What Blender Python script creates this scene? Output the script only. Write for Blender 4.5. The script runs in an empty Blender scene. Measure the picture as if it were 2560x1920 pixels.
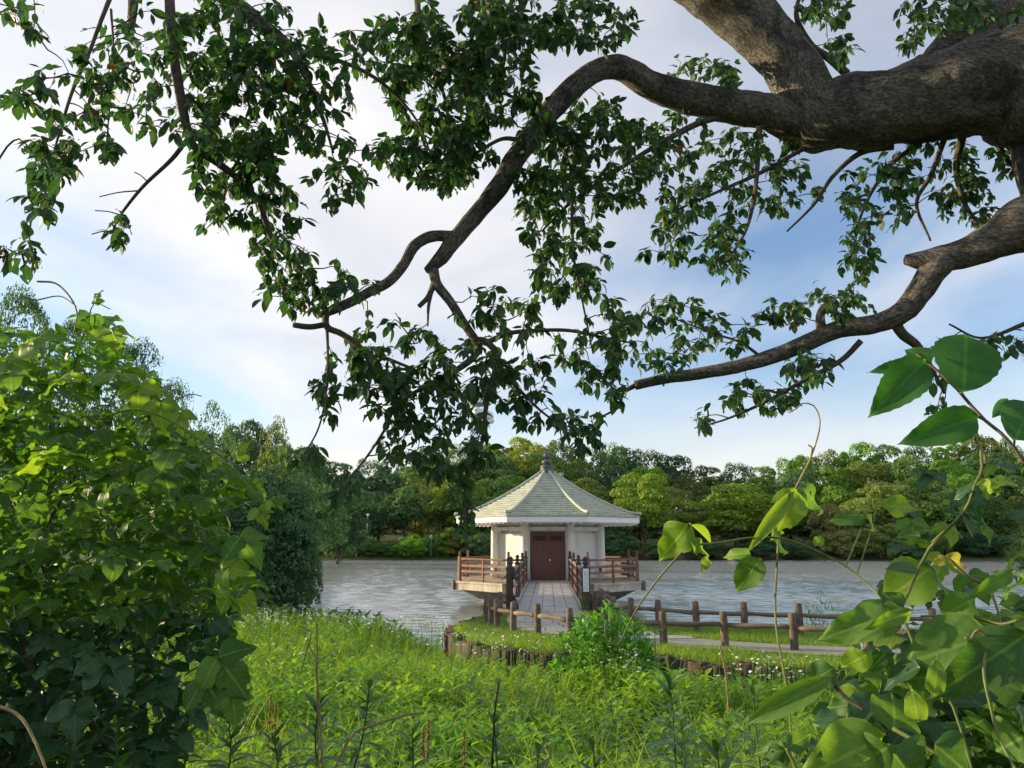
import bpy, math, random
import numpy as np
from mathutils import Vector, Matrix, noise as mnoise

random.seed(7)
RNG = np.random.default_rng(11)
SC = bpy.context.scene
COL = SC.collection
R = math.radians

# ------------------------------------------------------------------ camera
FPX = 1775.0                       # focal length in photo pixels (2560 wide)
PITCH = math.atan(393.0 / FPX)
YAW = math.atan(89.0 / math.hypot(FPX, 393.0))
EYE = 1.75
cam_data = bpy.data.cameras.new("camera")
cam_data.sensor_width = 36.0
cam_data.lens = 36.0 * FPX / 2560.0
cam_data.clip_start = 0.05
cam_data.clip_end = 3000.0
cam = bpy.data.objects.new("camera", cam_data)
cam.location = (0, 0, EYE)
cam.rotation_euler = (math.pi / 2 + PITCH, 0, YAW)
COL.objects.link(cam)
SC.camera = cam

# ------------------------------------------------------------------ sky, sun, exposure
SUN_ELEV, SUN_AZ = R(10.5), R(76)     # azimuth measured from +Y towards -X
world = bpy.data.worlds.new("World")
SC.world = world
world.use_nodes = True


def build_sky():
    nt = world.node_tree
    n, l = nt.nodes, nt.links
    bg = n["Background"]
    bg.inputs[1].default_value = 0.15
    sky = n.new("ShaderNodeTexSky")
    sky.sky_type = "NISHITA"
    sky.sun_disc = False
    sky.sun_elevation = SUN_ELEV
    sky.sun_rotation = -SUN_AZ
    sky.air_density = 1.0
    sky.dust_density = 0.3
    sky.ozone_density = 3.6
    tc = n.new("ShaderNodeTexCoord")
    sep = n.new("ShaderNodeSeparateXYZ")
    l.new(tc.outputs["Generated"], sep.inputs[0])
    add = n.new("ShaderNodeMath"); add.operation = "ADD"; add.inputs[1].default_value = 0.16
    mx = n.new("ShaderNodeMath"); mx.operation = "MAXIMUM"; mx.inputs[1].default_value = 0.0
    l.new(sep.outputs[2], mx.inputs[0]); l.new(mx.outputs[0], add.inputs[0])
    dx = n.new("ShaderNodeMath"); dx.operation = "DIVIDE"
    dy = n.new("ShaderNodeMath"); dy.operation = "DIVIDE"
    l.new(sep.outputs[0], dx.inputs[0]); l.new(add.outputs[0], dx.inputs[1])
    l.new(sep.outputs[1], dy.inputs[0]); l.new(add.outputs[0], dy.inputs[1])
    comb = n.new("ShaderNodeCombineXYZ")
    l.new(dx.outputs[0], comb.inputs[0]); l.new(dy.outputs[0], comb.inputs[1])

    def fbm(scale, loc, detail, rough, dist, stretch=(1, 1, 1), rot=0.0):
        m = n.new("ShaderNodeMapping")
        m.inputs["Location"].default_value = loc
        m.inputs["Rotation"].default_value = (0, 0, rot)
        m.inputs["Scale"].default_value = stretch
        l.new(comb.outputs[0], m.inputs[0])
        t = n.new("ShaderNodeTexNoise")
        t.inputs["Scale"].default_value = scale
        t.inputs["Detail"].default_value = detail
        t.inputs["Roughness"].default_value = rough
        t.inputs["Distortion"].default_value = dist
        l.new(m.outputs[0], t.inputs[0])
        return t
    cover = fbm(0.55, (15.25, 9.35, 0), 6.0, 0.52, 0.5, (1.0, 0.75, 1), R(20))
    ramp = n.new("ShaderNodeValToRGB")
    ramp.color_ramp.elements[0].position = 0.34
    ramp.color_ramp.elements[0].color = (0.10, 0.10, 0.10, 1)
    ramp.color_ramp.elements[1].position = 0.60
    ramp.color_ramp.elements[1].color = (0.86, 0.86, 0.86, 1)
    l.new(cover.outputs[0], ramp.inputs[0])
    shade = fbm(1.3, (7.7, 2.2, 0), 5.0, 0.5, 0.3, (1.0, 0.7, 1), R(15))
    cr = n.new("ShaderNodeValToRGB")
    e = cr.color_ramp.elements
    k = 1.0 / 0.15
    e[0].position = 0.30; e[0].color = (0.44 * k, 0.45 * k, 0.48 * k, 1)
    e[1].position = 0.66; e[1].color = (0.70 * k, 0.67 * k, 0.635 * k, 1)
    l.new(shade.outputs[0], cr.inputs[0])
    # clouds low over the horizon take the warm colour of the low sun
    low = n.new("ShaderNodeMapRange")
    low.inputs["From Min"].default_value = 0.04
    low.inputs["From Max"].default_value = 0.28
    low.inputs["To Min"].default_value = 0.95
    low.inputs["To Max"].default_value = 0.0
    l.new(sep.outputs[2], low.inputs["Value"])
    warm = n.new("ShaderNodeMix"); warm.data_type = "RGBA"
    l.new(low.outputs[0], warm.inputs["Factor"])
    l.new(cr.outputs[0], warm.inputs["A"])
    warm.inputs["B"].default_value = (0.60 * k, 0.56 * k, 0.505 * k, 1)
    mix = n.new("ShaderNodeMix"); mix.data_type = "RGBA"
    # seen edge-on, low layers close up towards the horizon
    inv = n.new("ShaderNodeMath"); inv.operation = "MAXIMUM"
    l.new(ramp.outputs[0], inv.inputs[0]); l.new(low.outputs[0], inv.inputs[1])
    l.new(inv.outputs[0], mix.inputs["Factor"])
    l.new(sky.outputs[0], mix.inputs["A"])
    l.new(warm.outputs["Result"], mix.inputs["B"])
    l.new(mix.outputs["Result"], bg.inputs[0])


build_sky()
sun_dir = Vector((-math.sin(SUN_AZ) * math.cos(SUN_ELEV), math.cos(SUN_AZ) * math.cos(SUN_ELEV), math.sin(SUN_ELEV)))
sun_data = bpy.data.lights.new("sun", "SUN")
sun_data.energy = 5.0
sun_data.angle = R(1.2)
sun_data.color = (1.0, 0.78, 0.48)
sun = bpy.data.objects.new("sun", sun_data)
sun.rotation_euler = (-sun_dir).to_track_quat("-Z", "Y").to_euler()
sun.location = (-30, 10, 30)
COL.objects.link(sun)
SC.view_settings.view_transform = "Standard"
SC.view_settings.look = "None"
SC.view_settings.gamma = 1.0
SC.view_settings.exposure = 0.82
SC.view_settings.use_curve_mapping = False
try:
    SC.cycles.max_bounces = 5
    SC.cycles.diffuse_bounces = 3
    SC.cycles.glossy_bounces = 2
    SC.cycles.transmission_bounces = 4
    SC.cycles.use_denoising = True
    SC.cycles.use_adaptive_sampling = True
    SC.cycles.adaptive_threshold = 0.03
    SC.cycles.sample_clamp_indirect = 6.0
except Exception:
    pass

# ------------------------------------------------------------------ pixel -> place
_cy, _sy, _cp, _sp = math.cos(YAW), math.sin(YAW), math.cos(PITCH), math.sin(PITCH)


def ray(px, py):
    a, b, c = (px - 1280.0) / FPX, 1.0, -(py - 960.0) / FPX
    b, c = b * _cp - c * _sp, b * _sp + c * _cp
    return np.array((a * _cy - b * _sy, a * _sy + b * _cy, c))


def at(px, py, d):
    """the point seen at photo pixel (px, py) whose distance along +Y is d"""
    r = ray(px, py)
    r = r * (d / r[1])
    return np.array((r[0], r[1], EYE + r[2]))


def on(px, py, z=0.0):
    r = ray(px, py)
    r = r * ((z - EYE) / r[2])
    return np.array((r[0], r[1], z))


DS = 2560.0 / 2212.0


def atd(dx, dy, d):
    return at(dx * DS, dy * DS, d)


def project(P):
    """world points (N,3) -> photo pixels (N,2) and forward distance"""
    P = np.asarray(P, float) - np.array((0, 0, EYE))
    x = P[:, 0] * _cy + P[:, 1] * _sy
    y = -P[:, 0] * _sy + P[:, 1] * _cy
    f = y * _cp + P[:, 2] * _sp
    u = -y * _sp + P[:, 2] * _cp
    f = np.where(f > 0.05, f, 0.05)
    return np.stack((1280 + FPX * x / f, 960 - FPX * u / f), 1), f


# ------------------------------------------------------------------ object helpers
def tag(o, label=None, cat=None, group=None, kind=None):
    if label: o["label"] = label
    if cat: o["category"] = cat
    if group: o["group"] = group
    if kind: o["kind"] = kind
    return o


def empty(name, loc=(0, 0, 0)):
    o = bpy.data.objects.new(name, None)
    o.empty_display_size = 0.2
    o.location = loc
    COL.objects.link(o)
    return o


def mesh_arrays(name, V, T, uv=None, tint=None, smooth=True, mat=None, mats=None, midx=None):
    V = np.ascontiguousarray(V, dtype=np.float32)
    T = np.ascontiguousarray(T, dtype=np.int32)
    k = T.shape[1]
    me = bpy.data.meshes.new(name)
    me.vertices.add(len(V)); me.vertices.foreach_set("co", V.ravel())
    me.loops.add(T.size); me.loops.foreach_set("vertex_index", T.ravel())
    me.polygons.add(len(T))
    me.polygons.foreach_set("loop_start", np.arange(0, T.size, k, dtype=np.int32))
    if smooth:
        me.polygons.foreach_set("use_smooth", np.ones(len(T), dtype=bool))
    if uv is not None:
        ul = me.uv_layers.new(name="UVMap")
        ul.data.foreach_set("uv", np.ascontiguousarray(np.asarray(uv, dtype=np.float32)[T.ravel()]).ravel())
    if tint is not None:
        at_ = me.attributes.new("tint", "FLOAT", "POINT")
        at_.data.foreach_set("value", np.ascontiguousarray(tint, dtype=np.float32))
    if mat is not None: me.materials.append(mat)
    if mats is not None:
        for m in mats: me.materials.append(m)
        me.polygons.foreach_set("material_index", np.ascontiguousarray(midx, dtype=np.int32))
    me.update(calc_edges=True)
    return me


def put(name, me, parent=None, matrix=None):
    o = bpy.data.objects.new(name, me)
    COL.objects.link(o)
    if parent is not None:
        o.parent = parent
        if parent.parent is None:
            o.matrix_parent_inverse = Matrix.Translation(-parent.location)
    if matrix is not None:
        o.matrix_basis = matrix
    return o


class MB:
    """collects shapes as triangles; build() links them as one mesh object (vertices in world coordinates)"""
    def __init__(self): self.V, self.T, self.UV, self.n = [], [], [], 0

    def add(self, V, T, uv=None):
        V = np.asarray(V, float); T = np.asarray(T, int)
        self.V.append(V); self.T.append(T + self.n); self.n += len(V)
        self.UV.append(np.zeros((len(V), 2)) if uv is None else np.asarray(uv, float))
        return self

    def hexa(self, c):
        """8 corners: bottom 0-3 counter-clockwise, top 4-7"""
        f = [(0, 2, 1), (0, 3, 2), (4, 5, 6), (4, 6, 7)]
        for a in range(4):
            b = (a + 1) % 4
            f += [(a, b, b + 4), (a, b + 4, a + 4)]
        c = np.asarray(c, float)
        # unshared corners so that edges stay crisp
        V, T = [], []
        for t in f:
            T.append((len(V), len(V) + 1, len(V) + 2)); V += [c[i] for i in t]
        return self.add(V, T)

    def box(self, lo, hi, rotz=0.0, about=None, bev=0.0):
        (x0, y0, z0), (x1, y1, z1) = lo, hi
        c = np.array([(x0, y0, z0), (x1, y0, z0), (x1, y1, z0), (x0, y1, z0), (x0, y0, z1), (x1, y0, z1), (x1, y1, z1), (x0, y1, z1)], float)
        if rotz:
            o = np.array(about if about is not None else ((x0 + x1) / 2, (y0 + y1) / 2, 0), float)
            cs, sn = math.cos(rotz), math.sin(rotz)
            d = c - o
            c = np.stack((o[0] + d[:, 0] * cs - d[:, 1] * sn, o[1] + d[:, 0] * sn + d[:, 1] * cs, c[:, 2]), 1)
        return self.hexa(c)

    def bar(self, a, b, w, h, up=(0, 0, 1)):
        """a rectangular bar from a to b, w wide and h high"""
        a, b = np.asarray(a, float), np.asarray(b, float)
        d = b - a; d /= np.linalg.norm(d)
        s = np.cross(d, up); s /= max(1e-9, np.linalg.norm(s))
        u = np.cross(s, d)
        s, u = s * w / 2, u * h / 2
        return self.hexa([a - s - u, a + s - u, b + s - u, b - s - u, a - s + u, a + s + u, b + s + u, b - s + u][0:8])

    def tube(self, P, rad, sides=8, cap=True, lump=0.0, lscale=6.0, seed=0.0):
        P = np.asarray(P, float)
        n = len(P)
        rad = np.full(n, rad, float) if np.isscalar(rad) else np.asarray(rad, float)
        tan = np.gradient(P, axis=0)
        tan /= np.maximum(1e-9, np.linalg.norm(tan, axis=1))[:, None]
        ref = np.array((0.0, 0.0, 1.0)) if abs(tan[0][2]) < 0.9 else np.array((1.0, 0, 0))
        u = np.cross(tan[0], ref); u /= np.linalg.norm(u)
        V, UV = [], []
        L = 0.0
        ang = np.arange(sides + 1) * 2 * math.pi / sides
        for i in range(n):
            if i:
                L += np.linalg.norm(P[i] - P[i - 1])
                u = u - tan[i] * np.dot(u, tan[i]); u /= max(1e-9, np.linalg.norm(u))
            v = np.cross(tan[i], u)
            ring = np.cos(ang)[:, None] * u + np.sin(ang)[:, None] * v
            r = np.full(sides + 1, rad[i])
            if lump:
                for j in range(sides):
                    q = (P[i] + ring[j] * rad[i]) * lscale
                    r[j] *= 1 + lump * (mnoise.noise((q[0] + seed, q[1], q[2])) + 0.5 * mnoise.noise((q[0] * 2.7 + seed, q[1] * 2.7, q[2] * 2.7)))
                r[sides] = r[0]
            V.append(P[i] + ring * r[:, None])
            UV.append(np.stack((ang * rad[i], np.full(sides + 1, L)), 1))
        V = np.concatenate(V); UV = np.concatenate(UV)
        T = []
        m = sides + 1
        for i in range(n - 1):
            for j in range(sides):
                a = i * m + j
                T += [(a, a + 1, a + m + 1), (a, a + m + 1, a + m)]
        if cap:
            k = len(V)
            V = np.concatenate((V, P[:1] - tan[:1] * rad[0] * 0.15, P[-1:] + tan[-1:] * rad[-1] * 0.3))
            UV = np.concatenate((UV, [(0, 0), (0, L)]))
            for j in range(sides):
                T += [(k, j + 1, j), (k + 1, (n - 1) * m + j, (n - 1) * m + j + 1)]
        return self.add(V, T, UV)

    def lathe(self, prof, c, sides=20, close=True):
        """prof: list of (radius, z) from bottom to top round the vertical through c"""
        V, T = [], []
        for r, z in prof:
            for j in range(sides):
                a = j * 2 * math.pi / sides
                V.append((c[0] + r * math.cos(a), c[1] + r * math.sin(a), c[2] + z))
        for i in range(len(prof) - 1):
            for j in range(sides):
                a, b = i * sides + j, i * sides + (j + 1) % sides
                T += [(a, b, b + sides), (a, b + sides, a + sides)]
        if close:
            V += [(c[0], c[1], c[2] + prof[0][1]), (c[0], c[1], c[2] + prof[-1][1])]
            k = len(V) - 2
            for j in range(sides):
                T += [(k, (j + 1) % sides, j), (k + 1, (len(prof) - 1) * sides + j, (len(prof) - 1) * sides + (j + 1) % sides)]
        return self.add(V, T)

    def build(self, name, mat, parent=None, smooth=False):
        me = mesh_arrays(name, np.concatenate(self.V), np.concatenate(self.T), np.concatenate(self.UV), None, smooth, mat)
        return put(name, me, parent)


def spline(pts, n):
    """Catmull-Rom through pts (any columns), n samples"""
    P = np.asarray(pts, float)
    if len(P) == 2:
        t = np.linspace(0, 1, n)[:, None]
        return P[0] * (1 - t) + P[1] * t
    seg = np.linalg.norm(np.diff(P[:, :3], axis=0), axis=1) + 1e-6
    s = np.concatenate(([0], np.cumsum(seg)))
    Q = np.concatenate((2 * P[:1] - P[1:2], P, 2 * P[-1:] - P[-2:-1]))
    out = []
    for u in np.linspace(0, s[-1], n):
        i = min(len(seg) - 1, int(np.searchsorted(s, u, "right") - 1))
        t = (u - s[i]) / seg[i]
        p0, p1, p2, p3 = Q[i], Q[i + 1], Q[i + 2], Q[i + 3]
        out.append(0.5 * (2 * p1 + (p2 - p0) * t + (2 * p0 - 5 * p1 + 4 * p2 - p3) * t * t + (3 * p1 - p0 - 3 * p2 + p3) * t ** 3))
    return np.array(out)


# ------------------------------------------------------------------ materials
def new_mat(name):
    m = bpy.data.materials.new(name)
    m.use_nodes = True
    return m, m.node_tree.nodes, m.node_tree.links, m.node_tree.nodes["Principled BSDF"]


def surface(name, stops, scale=4.0, rough=0.8, stretch=(1, 1, 1), bump=0.0, bscale=None, bdist=0.02, coord="Object", detail=6.0, metallic=0.0, spec=0.3, rot=(0, 0, 0), wear=None):
    """colour from noise through a ramp [(position, rgb), ...], with fine relief; wear = (rgb, scale, amount) adds stains"""
    m, n, l, p = new_mat(name)
    tc = n.new("ShaderNodeTexCoord")
    mp = n.new("ShaderNodeMapping")
    mp.inputs["Scale"].default_value = stretch
    mp.inputs["Rotation"].default_value = rot
    l.new(tc.outputs[coord], mp.inputs[0])
    t = n.new("ShaderNodeTexNoise")
    t.inputs["Scale"].default_value = scale
    t.inputs["Detail"].default_value = detail
    t.inputs["Roughness"].default_value = 0.62
    l.new(mp.outputs[0], t.inputs[0])
    r = n.new("ShaderNodeValToRGB")
    els = r.color_ramp.elements
    while len(els) < len(stops): els.new(0.5)
    for e, (pos, c) in zip(els, stops):
        e.position = pos; e.color = (*c, 1)
    l.new(t.outputs[0], r.inputs[0])
    out = r.outputs[0]
    if wear:
        t2 = n.new("ShaderNodeTexNoise")
        t2.inputs["Scale"].default_value = wear[1]
        t2.inputs["Detail"].default_value = 8.0
        t2.inputs["Roughness"].default_value = 0.7
        mp2 = n.new("ShaderNodeMapping"); mp2.inputs["Scale"].default_value = wear[3] if len(wear) > 3 else (1, 1, 1)
        l.new(tc.outputs[coord], mp2.inputs[0]); l.new(mp2.outputs[0], t2.inputs[0])
        rr = n.new("ShaderNodeMapRange")
        rr.inputs["From Min"].default_value = 0.5; rr.inputs["From Max"].default_value = 0.72
        rr.inputs["To Max"].default_value = wear[2]
        l.new(t2.outputs[0], rr.inputs["Value"])
        mx = n.new("ShaderNodeMix"); mx.data_type = "RGBA"
        l.new(rr.outputs[0], mx.inputs["Factor"]); l.new(out, mx.inputs["A"])
        mx.inputs["B"].default_value = (*wear[0], 1)
        out = mx.outputs["Result"]
    l.new(out, p.inputs["Base Color"])
    p.inputs["Roughness"].default_value = rough
    p.inputs["Metallic"].default_value = metallic
    p.inputs["Specular IOR Level"].default_value = spec
    if bump:
        tb = t
        if bscale:
            tb = n.new("ShaderNodeTexNoise")
            tb.inputs["Scale"].default_value = bscale
            tb.inputs["Detail"].default_value = 8.0
            tb.inputs["Roughness"].default_value = 0.65
            l.new(mp.outputs[0], tb.inputs[0])
        b = n.new("ShaderNodeBump")
        b.inputs["Strength"].default_value = bump
        b.inputs["Distance"].default_value = bdist
        l.new(tb.outputs[0], b.inputs["Height"])
        l.new(b.outputs[0], p.inputs["Normal"])
    return m


def leaf_mat(name, dark, light, trans=0.4, tcol=None, rough=0.45, spec=0.4, veins=False, objcol=False, back=None):
    """leaf: colour between dark and light by the leaf's own tint, light passes through it"""
    m, n, l, p = new_mat(name)
    at_ = n.new("ShaderNodeAttribute"); at_.attribute_name = "tint"
    oi = n.new("ShaderNodeObjectInfo")
    ad = n.new("ShaderNodeMath"); ad.operation = "ADD"
    l.new(at_.outputs["Fac"], ad.inputs[0]); l.new(oi.outputs["Random"], ad.inputs[1])
    fr = n.new("ShaderNodeMath"); fr.operation = "PINGPONG"; fr.inputs[1].default_value = 1.0
    l.new(ad.outputs[0], fr.inputs[0])
    mx = n.new("ShaderNodeMix"); mx.data_type = "RGBA"
    l.new(fr.outputs[0], mx.inputs["Factor"])
    mx.inputs["A"].default_value = (*dark, 1); mx.inputs["B"].default_value = (*light, 1)
    col = mx.outputs["Result"]
    if objcol:
        ml = n.new("ShaderNodeMix"); ml.data_type = "RGBA"; ml.blend_type = "MULTIPLY"; ml.inputs["Factor"].default_value = 1.0
        l.new(col, ml.inputs["A"]); l.new(oi.outputs["Color"], ml.inputs["B"])
        col = ml.outputs["Result"]
    if veins:
        uv = n.new("ShaderNodeUVMap"); uv.uv_map = "UVMap"
        sp = n.new("ShaderNodeSeparateXYZ"); l.new(uv.outputs[0], sp.inputs[0])
        ax = n.new("ShaderNodeMath"); ax.operation = "ABSOLUTE"; l.new(sp.outputs[0], ax.inputs[0])
        mid = n.new("ShaderNodeMapRange")
        mid.inputs["From Min"].default_value = 0.012; mid.inputs["From Max"].default_value = 0.035
        mid.inputs["To Min"].default_value = 0.55; mid.inputs["To Max"].default_value = 0.0
        l.new(ax.outputs[0], mid.inputs["Value"])
        # side veins leave the midrib at a slant
        s1 = n.new("ShaderNodeMath"); s1.operation = "MULTIPLY"; s1.inputs[1].default_value = 0.9; l.new(ax.outputs[0], s1.inputs[0])
        s2 = n.new("ShaderNodeMath"); s2.operation = "SUBTRACT"; l.new(sp.outputs[1], s2.inputs[0]); l.new(s1.outputs[0], s2.inputs[1])
        s3 = n.new("ShaderNodeMath"); s3.operation = "MULTIPLY"; s3.inputs[1].default_value = 7.0; l.new(s2.outputs[0], s3.inputs[0])
        s4 = n.new("ShaderNodeMath"); s4.operation = "FRACT"; l.new(s3.outputs[0], s4.inputs[0])
        sv = n.new("ShaderNodeMapRange")
        sv.inputs["From Min"].default_value = 0.0; sv.inputs["From Max"].default_value = 0.10
        sv.inputs["To Min"].default_value = 0.35; sv.inputs["To Max"].default_value = 0.0
        l.new(s4.outputs[0], sv.inputs["Value"])
        vm = n.new("ShaderNodeMath"); vm.operation = "MAXIMUM"; l.new(mid.outputs[0], vm.inputs[0]); l.new(sv.outputs[0], vm.inputs[1])
        vx = n.new("ShaderNodeMix"); vx.data_type = "RGBA"
        l.new(vm.outputs[0], vx.inputs["Factor"]); l.new(col, vx.inputs["A"])
        vx.inputs["B"].default_value = (light[0] * 1.7, light[1] * 1.5, light[2] * 1.6, 1)
        col = vx.outputs["Result"]
        bp = n.new("ShaderNodeBump"); bp.inputs["Strength"].default_value = 0.35; bp.inputs["Distance"].default_value = 0.004
        bp.invert = True
        l.new(vm.outputs[0], bp.inputs["Height"]); l.new(bp.outputs[0], p.inputs["Normal"])
    if veins:
        tcn = n.new("ShaderNodeTexCoord")
        nz = n.new("ShaderNodeTexNoise"); nz.inputs["Scale"].default_value = 9.0; nz.inputs["Detail"].default_value = 5.0
        l.new(tcn.outputs["Object"], nz.inputs[0])
        bl = n.new("ShaderNodeMix"); bl.data_type = "RGBA"; bl.blend_type = "OVERLAY"; bl.inputs["Factor"].default_value = 0.35
        l.new(col, bl.inputs["A"]); l.new(nz.outputs[0], bl.inputs["B"])
        col = bl.outputs["Result"]
        # brown specks and nibbled spots
        sn = n.new("ShaderNodeTexNoise"); sn.inputs["Scale"].default_value = 17.0; sn.inputs["Detail"].default_value = 4.0; sn.inputs["Roughness"].default_value = 0.7
        rv = n.new("ShaderNodeVectorMath"); rv.operation = "ADD"
        l.new(tcn.outputs["Object"], rv.inputs[0]); l.new(oi.outputs["Random"], rv.inputs[1])
        l.new(rv.outputs[0], sn.inputs[0])
        sr = n.new("ShaderNodeMapRange")
        sr.inputs["From Min"].default_value = 0.66; sr.inputs["From Max"].default_value = 0.72; sr.inputs["To Max"].default_value = 0.7
        l.new(sn.outputs[0], sr.inputs["Value"])
        sm = n.new("ShaderNodeMix"); sm.data_type = "RGBA"
        l.new(sr.outputs[0], sm.inputs["Factor"]); l.new(col, sm.inputs["A"]); sm.inputs["B"].default_value = (0.10, 0.075, 0.03, 1)
        col = sm.outputs["Result"]
    l.new(col, p.inputs["Base Color"])
    p.inputs["Roughness"].default_value = rough
    p.inputs["Specular IOR Level"].default_value = spec
    tr = n.new("ShaderNodeBsdfTranslucent")
    tm = n.new("ShaderNodeMix"); tm.data_type = "RGBA"; tm.blend_type = "MULTIPLY"; tm.inputs["Factor"].default_value = 1.0
    l.new(col, tm.inputs["A"]); tm.inputs["B"].default_value = (*(tcol or (2.2, 1.9, 0.7)), 1)
    l.new(tm.outputs["Result"], tr.inputs[0])
    ms = n.new("ShaderNodeMixShader"); ms.inputs[0].default_value = trans
    l.new(p.outputs[0], ms.inputs[1]); l.new(tr.outputs[0], ms.inputs[2])
    l.new(ms.outputs[0], n["Material Output"].inputs[0])
    return m


M = {}
def bark_mat():
    m, n, l, p = new_mat("bark")
    tc = n.new("ShaderNodeTexCoord")

    def nz(scale, st, detail, rough, dist=0.0):
        mp = n.new("ShaderNodeMapping"); mp.inputs["Scale"].default_value = st
        l.new(tc.outputs["UV"], mp.inputs[0])
        t = n.new("ShaderNodeTexNoise")
        t.inputs["Scale"].default_value = scale; t.inputs["Detail"].default_value = detail
        t.inputs["Roughness"].default_value = rough; t.inputs["Distortion"].default_value = dist
        l.new(mp.outputs[0], t.inputs[0])
        return t.outputs[0]
    fine = nz(85.0, (1.0, 0.62, 1), 7.0, 0.72, 0.8)
    ridge = nz(34.0, (1.3, 0.42, 1), 5.0, 0.62, 1.6)
    patch = nz(4.5, (1.0, 0.7, 1), 5.0, 0.65, 0.5)
    blotch = nz(11.0, (1, 1, 1), 6.0, 0.75)
    add = n.new("ShaderNodeMath"); add.operation = "MULTIPLY_ADD"; add.inputs[1].default_value = 0.7
    l.new(ridge, add.inputs[0]); l.new(fine, add.inputs[2])
    ramp = n.new("ShaderNodeValToRGB")
    e = ramp.color_ramp.elements
    e[0].position = 0.62; e[0].color = (0.030, 0.027, 0.024, 1)
    e[1].position = 1.06; e[1].color = (0.31, 0.29, 0.25, 1)
    mid = e.new(0.84); mid.color = (0.135, 0.124, 0.106, 1)
    l.new(add.outputs[0], ramp.inputs[0])

    def over(src, col, fac, lo, hi, amt):
        r = n.new("ShaderNodeMapRange")
        r.inputs["From Min"].default_value = lo; r.inputs["From Max"].default_value = hi; r.inputs["To Max"].default_value = amt
        l.new(fac, r.inputs["Value"])
        x = n.new("ShaderNodeMix"); x.data_type = "RGBA"
        l.new(r.outputs[0], x.inputs["Factor"]); l.new(src, x.inputs["A"]); x.inputs["B"].default_value = (*col, 1)
        return x.outputs["Result"]
    c = over(ramp.outputs[0], (0.026, 0.023, 0.021), patch, 0.50, 0.64, 0.85)
    c = over(c, (0.22, 0.215, 0.16), blotch, 0.60, 0.74, 0.55)
    l.new(c, p.inputs["Base Color"])
    p.inputs["Roughness"].default_value = 0.92
    p.inputs["Specular IOR Level"].default_value = 0.2
    b = n.new("ShaderNodeBump"); b.inputs["Strength"].default_value = 1.0; b.inputs["Distance"].default_value = 0.022
    l.new(add.outputs[0], b.inputs["Height"]); l.new(b.outputs[0], p.inputs["Normal"])
    return m


M["bark"] = bark_mat()
M["twig"] = surface("twig_bark", [(0.3, (0.045, 0.036, 0.028)), (0.7, (0.12, 0.10, 0.08))], 40.0, 0.85, bump=0.4, bdist=0.003)
M["vine"] = surface("vine_stem", [(0.3, (0.07, 0.105, 0.028)), (0.7, (0.155, 0.17, 0.052))], 30.0, 0.6)
M["dryvine"] = surface("dry_vine", [(0.3, (0.16, 0.11, 0.05)), (0.7, (0.34, 0.27, 0.13))], 30.0, 0.8)
M["tree_leaf"] = leaf_mat("glossy_tree_leaf", (0.016, 0.054, 0.027), (0.046, 0.106, 0.037), 0.32, (1.7, 2.0, 0.7), 0.50, 0.32, True)
M["spent_leaf"] = leaf_mat("spent_leaf", (0.12, 0.13, 0.022), (0.15, 0.10, 0.03), 0.4, (1.5, 1.4, 0.6), 0.5, 0.3, True)
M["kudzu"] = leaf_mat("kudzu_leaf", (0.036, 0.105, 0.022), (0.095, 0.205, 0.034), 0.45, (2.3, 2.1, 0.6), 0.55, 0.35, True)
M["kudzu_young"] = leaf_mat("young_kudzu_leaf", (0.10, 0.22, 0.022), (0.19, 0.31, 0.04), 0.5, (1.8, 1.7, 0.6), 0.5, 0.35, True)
M["kudzu_dark"] = leaf_mat("dark_vine_leaf", (0.018, 0.064, 0.026), (0.038, 0.105, 0.036), 0.30, (1.7, 2.0, 0.7), 0.4, 0.45, True)  # dark vine leaves; also painted shade in the left shrub's lower leaves
M["yellow_leaf"] = leaf_mat("yellowing_leaf", (0.26, 0.25, 0.035), (0.34, 0.32, 0.06), 0.5, (1.4, 1.4, 0.6), 0.55, 0.35, True)
M["shrub_leaf"] = leaf_mat("shrub_leaf", (0.020, 0.072, 0.017), (0.066, 0.160, 0.027), 0.42, (2.2, 2.1, 0.6), 0.45, 0.45, True)
M["mulberry"] = leaf_mat("mulberry_leaf", (0.032, 0.115, 0.026), (0.045, 0.145, 0.03), 0.4, (1.6, 1.9, 0.6), 0.5, 0.3, True)
M["crown"] = leaf_mat("tree_crown_leaf", (0.42, 0.45, 0.42), (1.15, 1.15, 1.0), 0.30, (1.9, 1.8, 0.7), 0.6, 0.25, objcol=True)
M["meadow"] = leaf_mat("meadow_blade", (0.105, 0.25, 0.022), (0.27, 0.40, 0.05), 0.45, (1.9, 1.7, 0.6), 0.5, 0.35)
M["dry_blade"] = leaf_mat("dry_blade", (0.22, 0.17, 0.07), (0.36, 0.28, 0.13), 0.3, (1.3, 1.2, 0.8), 0.6, 0.3)
M["weed"] = leaf_mat("meadow_weed_leaf", (0.085, 0.24, 0.020), (0.24, 0.40, 0.04), 0.45, (1.9, 1.8, 0.6), 0.5, 0.4)
M["weed_dark"] = leaf_mat("tall_weed_leaf", (0.030, 0.10, 0.028), (0.075, 0.19, 0.038), 0.4, (2.0, 1.9, 0.6), 0.45, 0.4)
M["goldenrod"] = leaf_mat("goldenrod_leaf", (0.032, 0.100, 0.028), (0.075, 0.175, 0.042), 0.25, (1.8, 1.9, 0.7), 0.5, 0.35)
M["lawn_blade"] = leaf_mat("lawn_blade", (0.075, 0.185, 0.018), (0.20, 0.31, 0.035), 0.4, (1.8, 1.7, 0.6), 0.5, 0.3)
M["bush"] = leaf_mat("bush_leaf", (0.036, 0.15, 0.018), (0.115, 0.30, 0.032), 0.4, (2.0, 1.9, 0.6), 0.4, 0.45)
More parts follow.
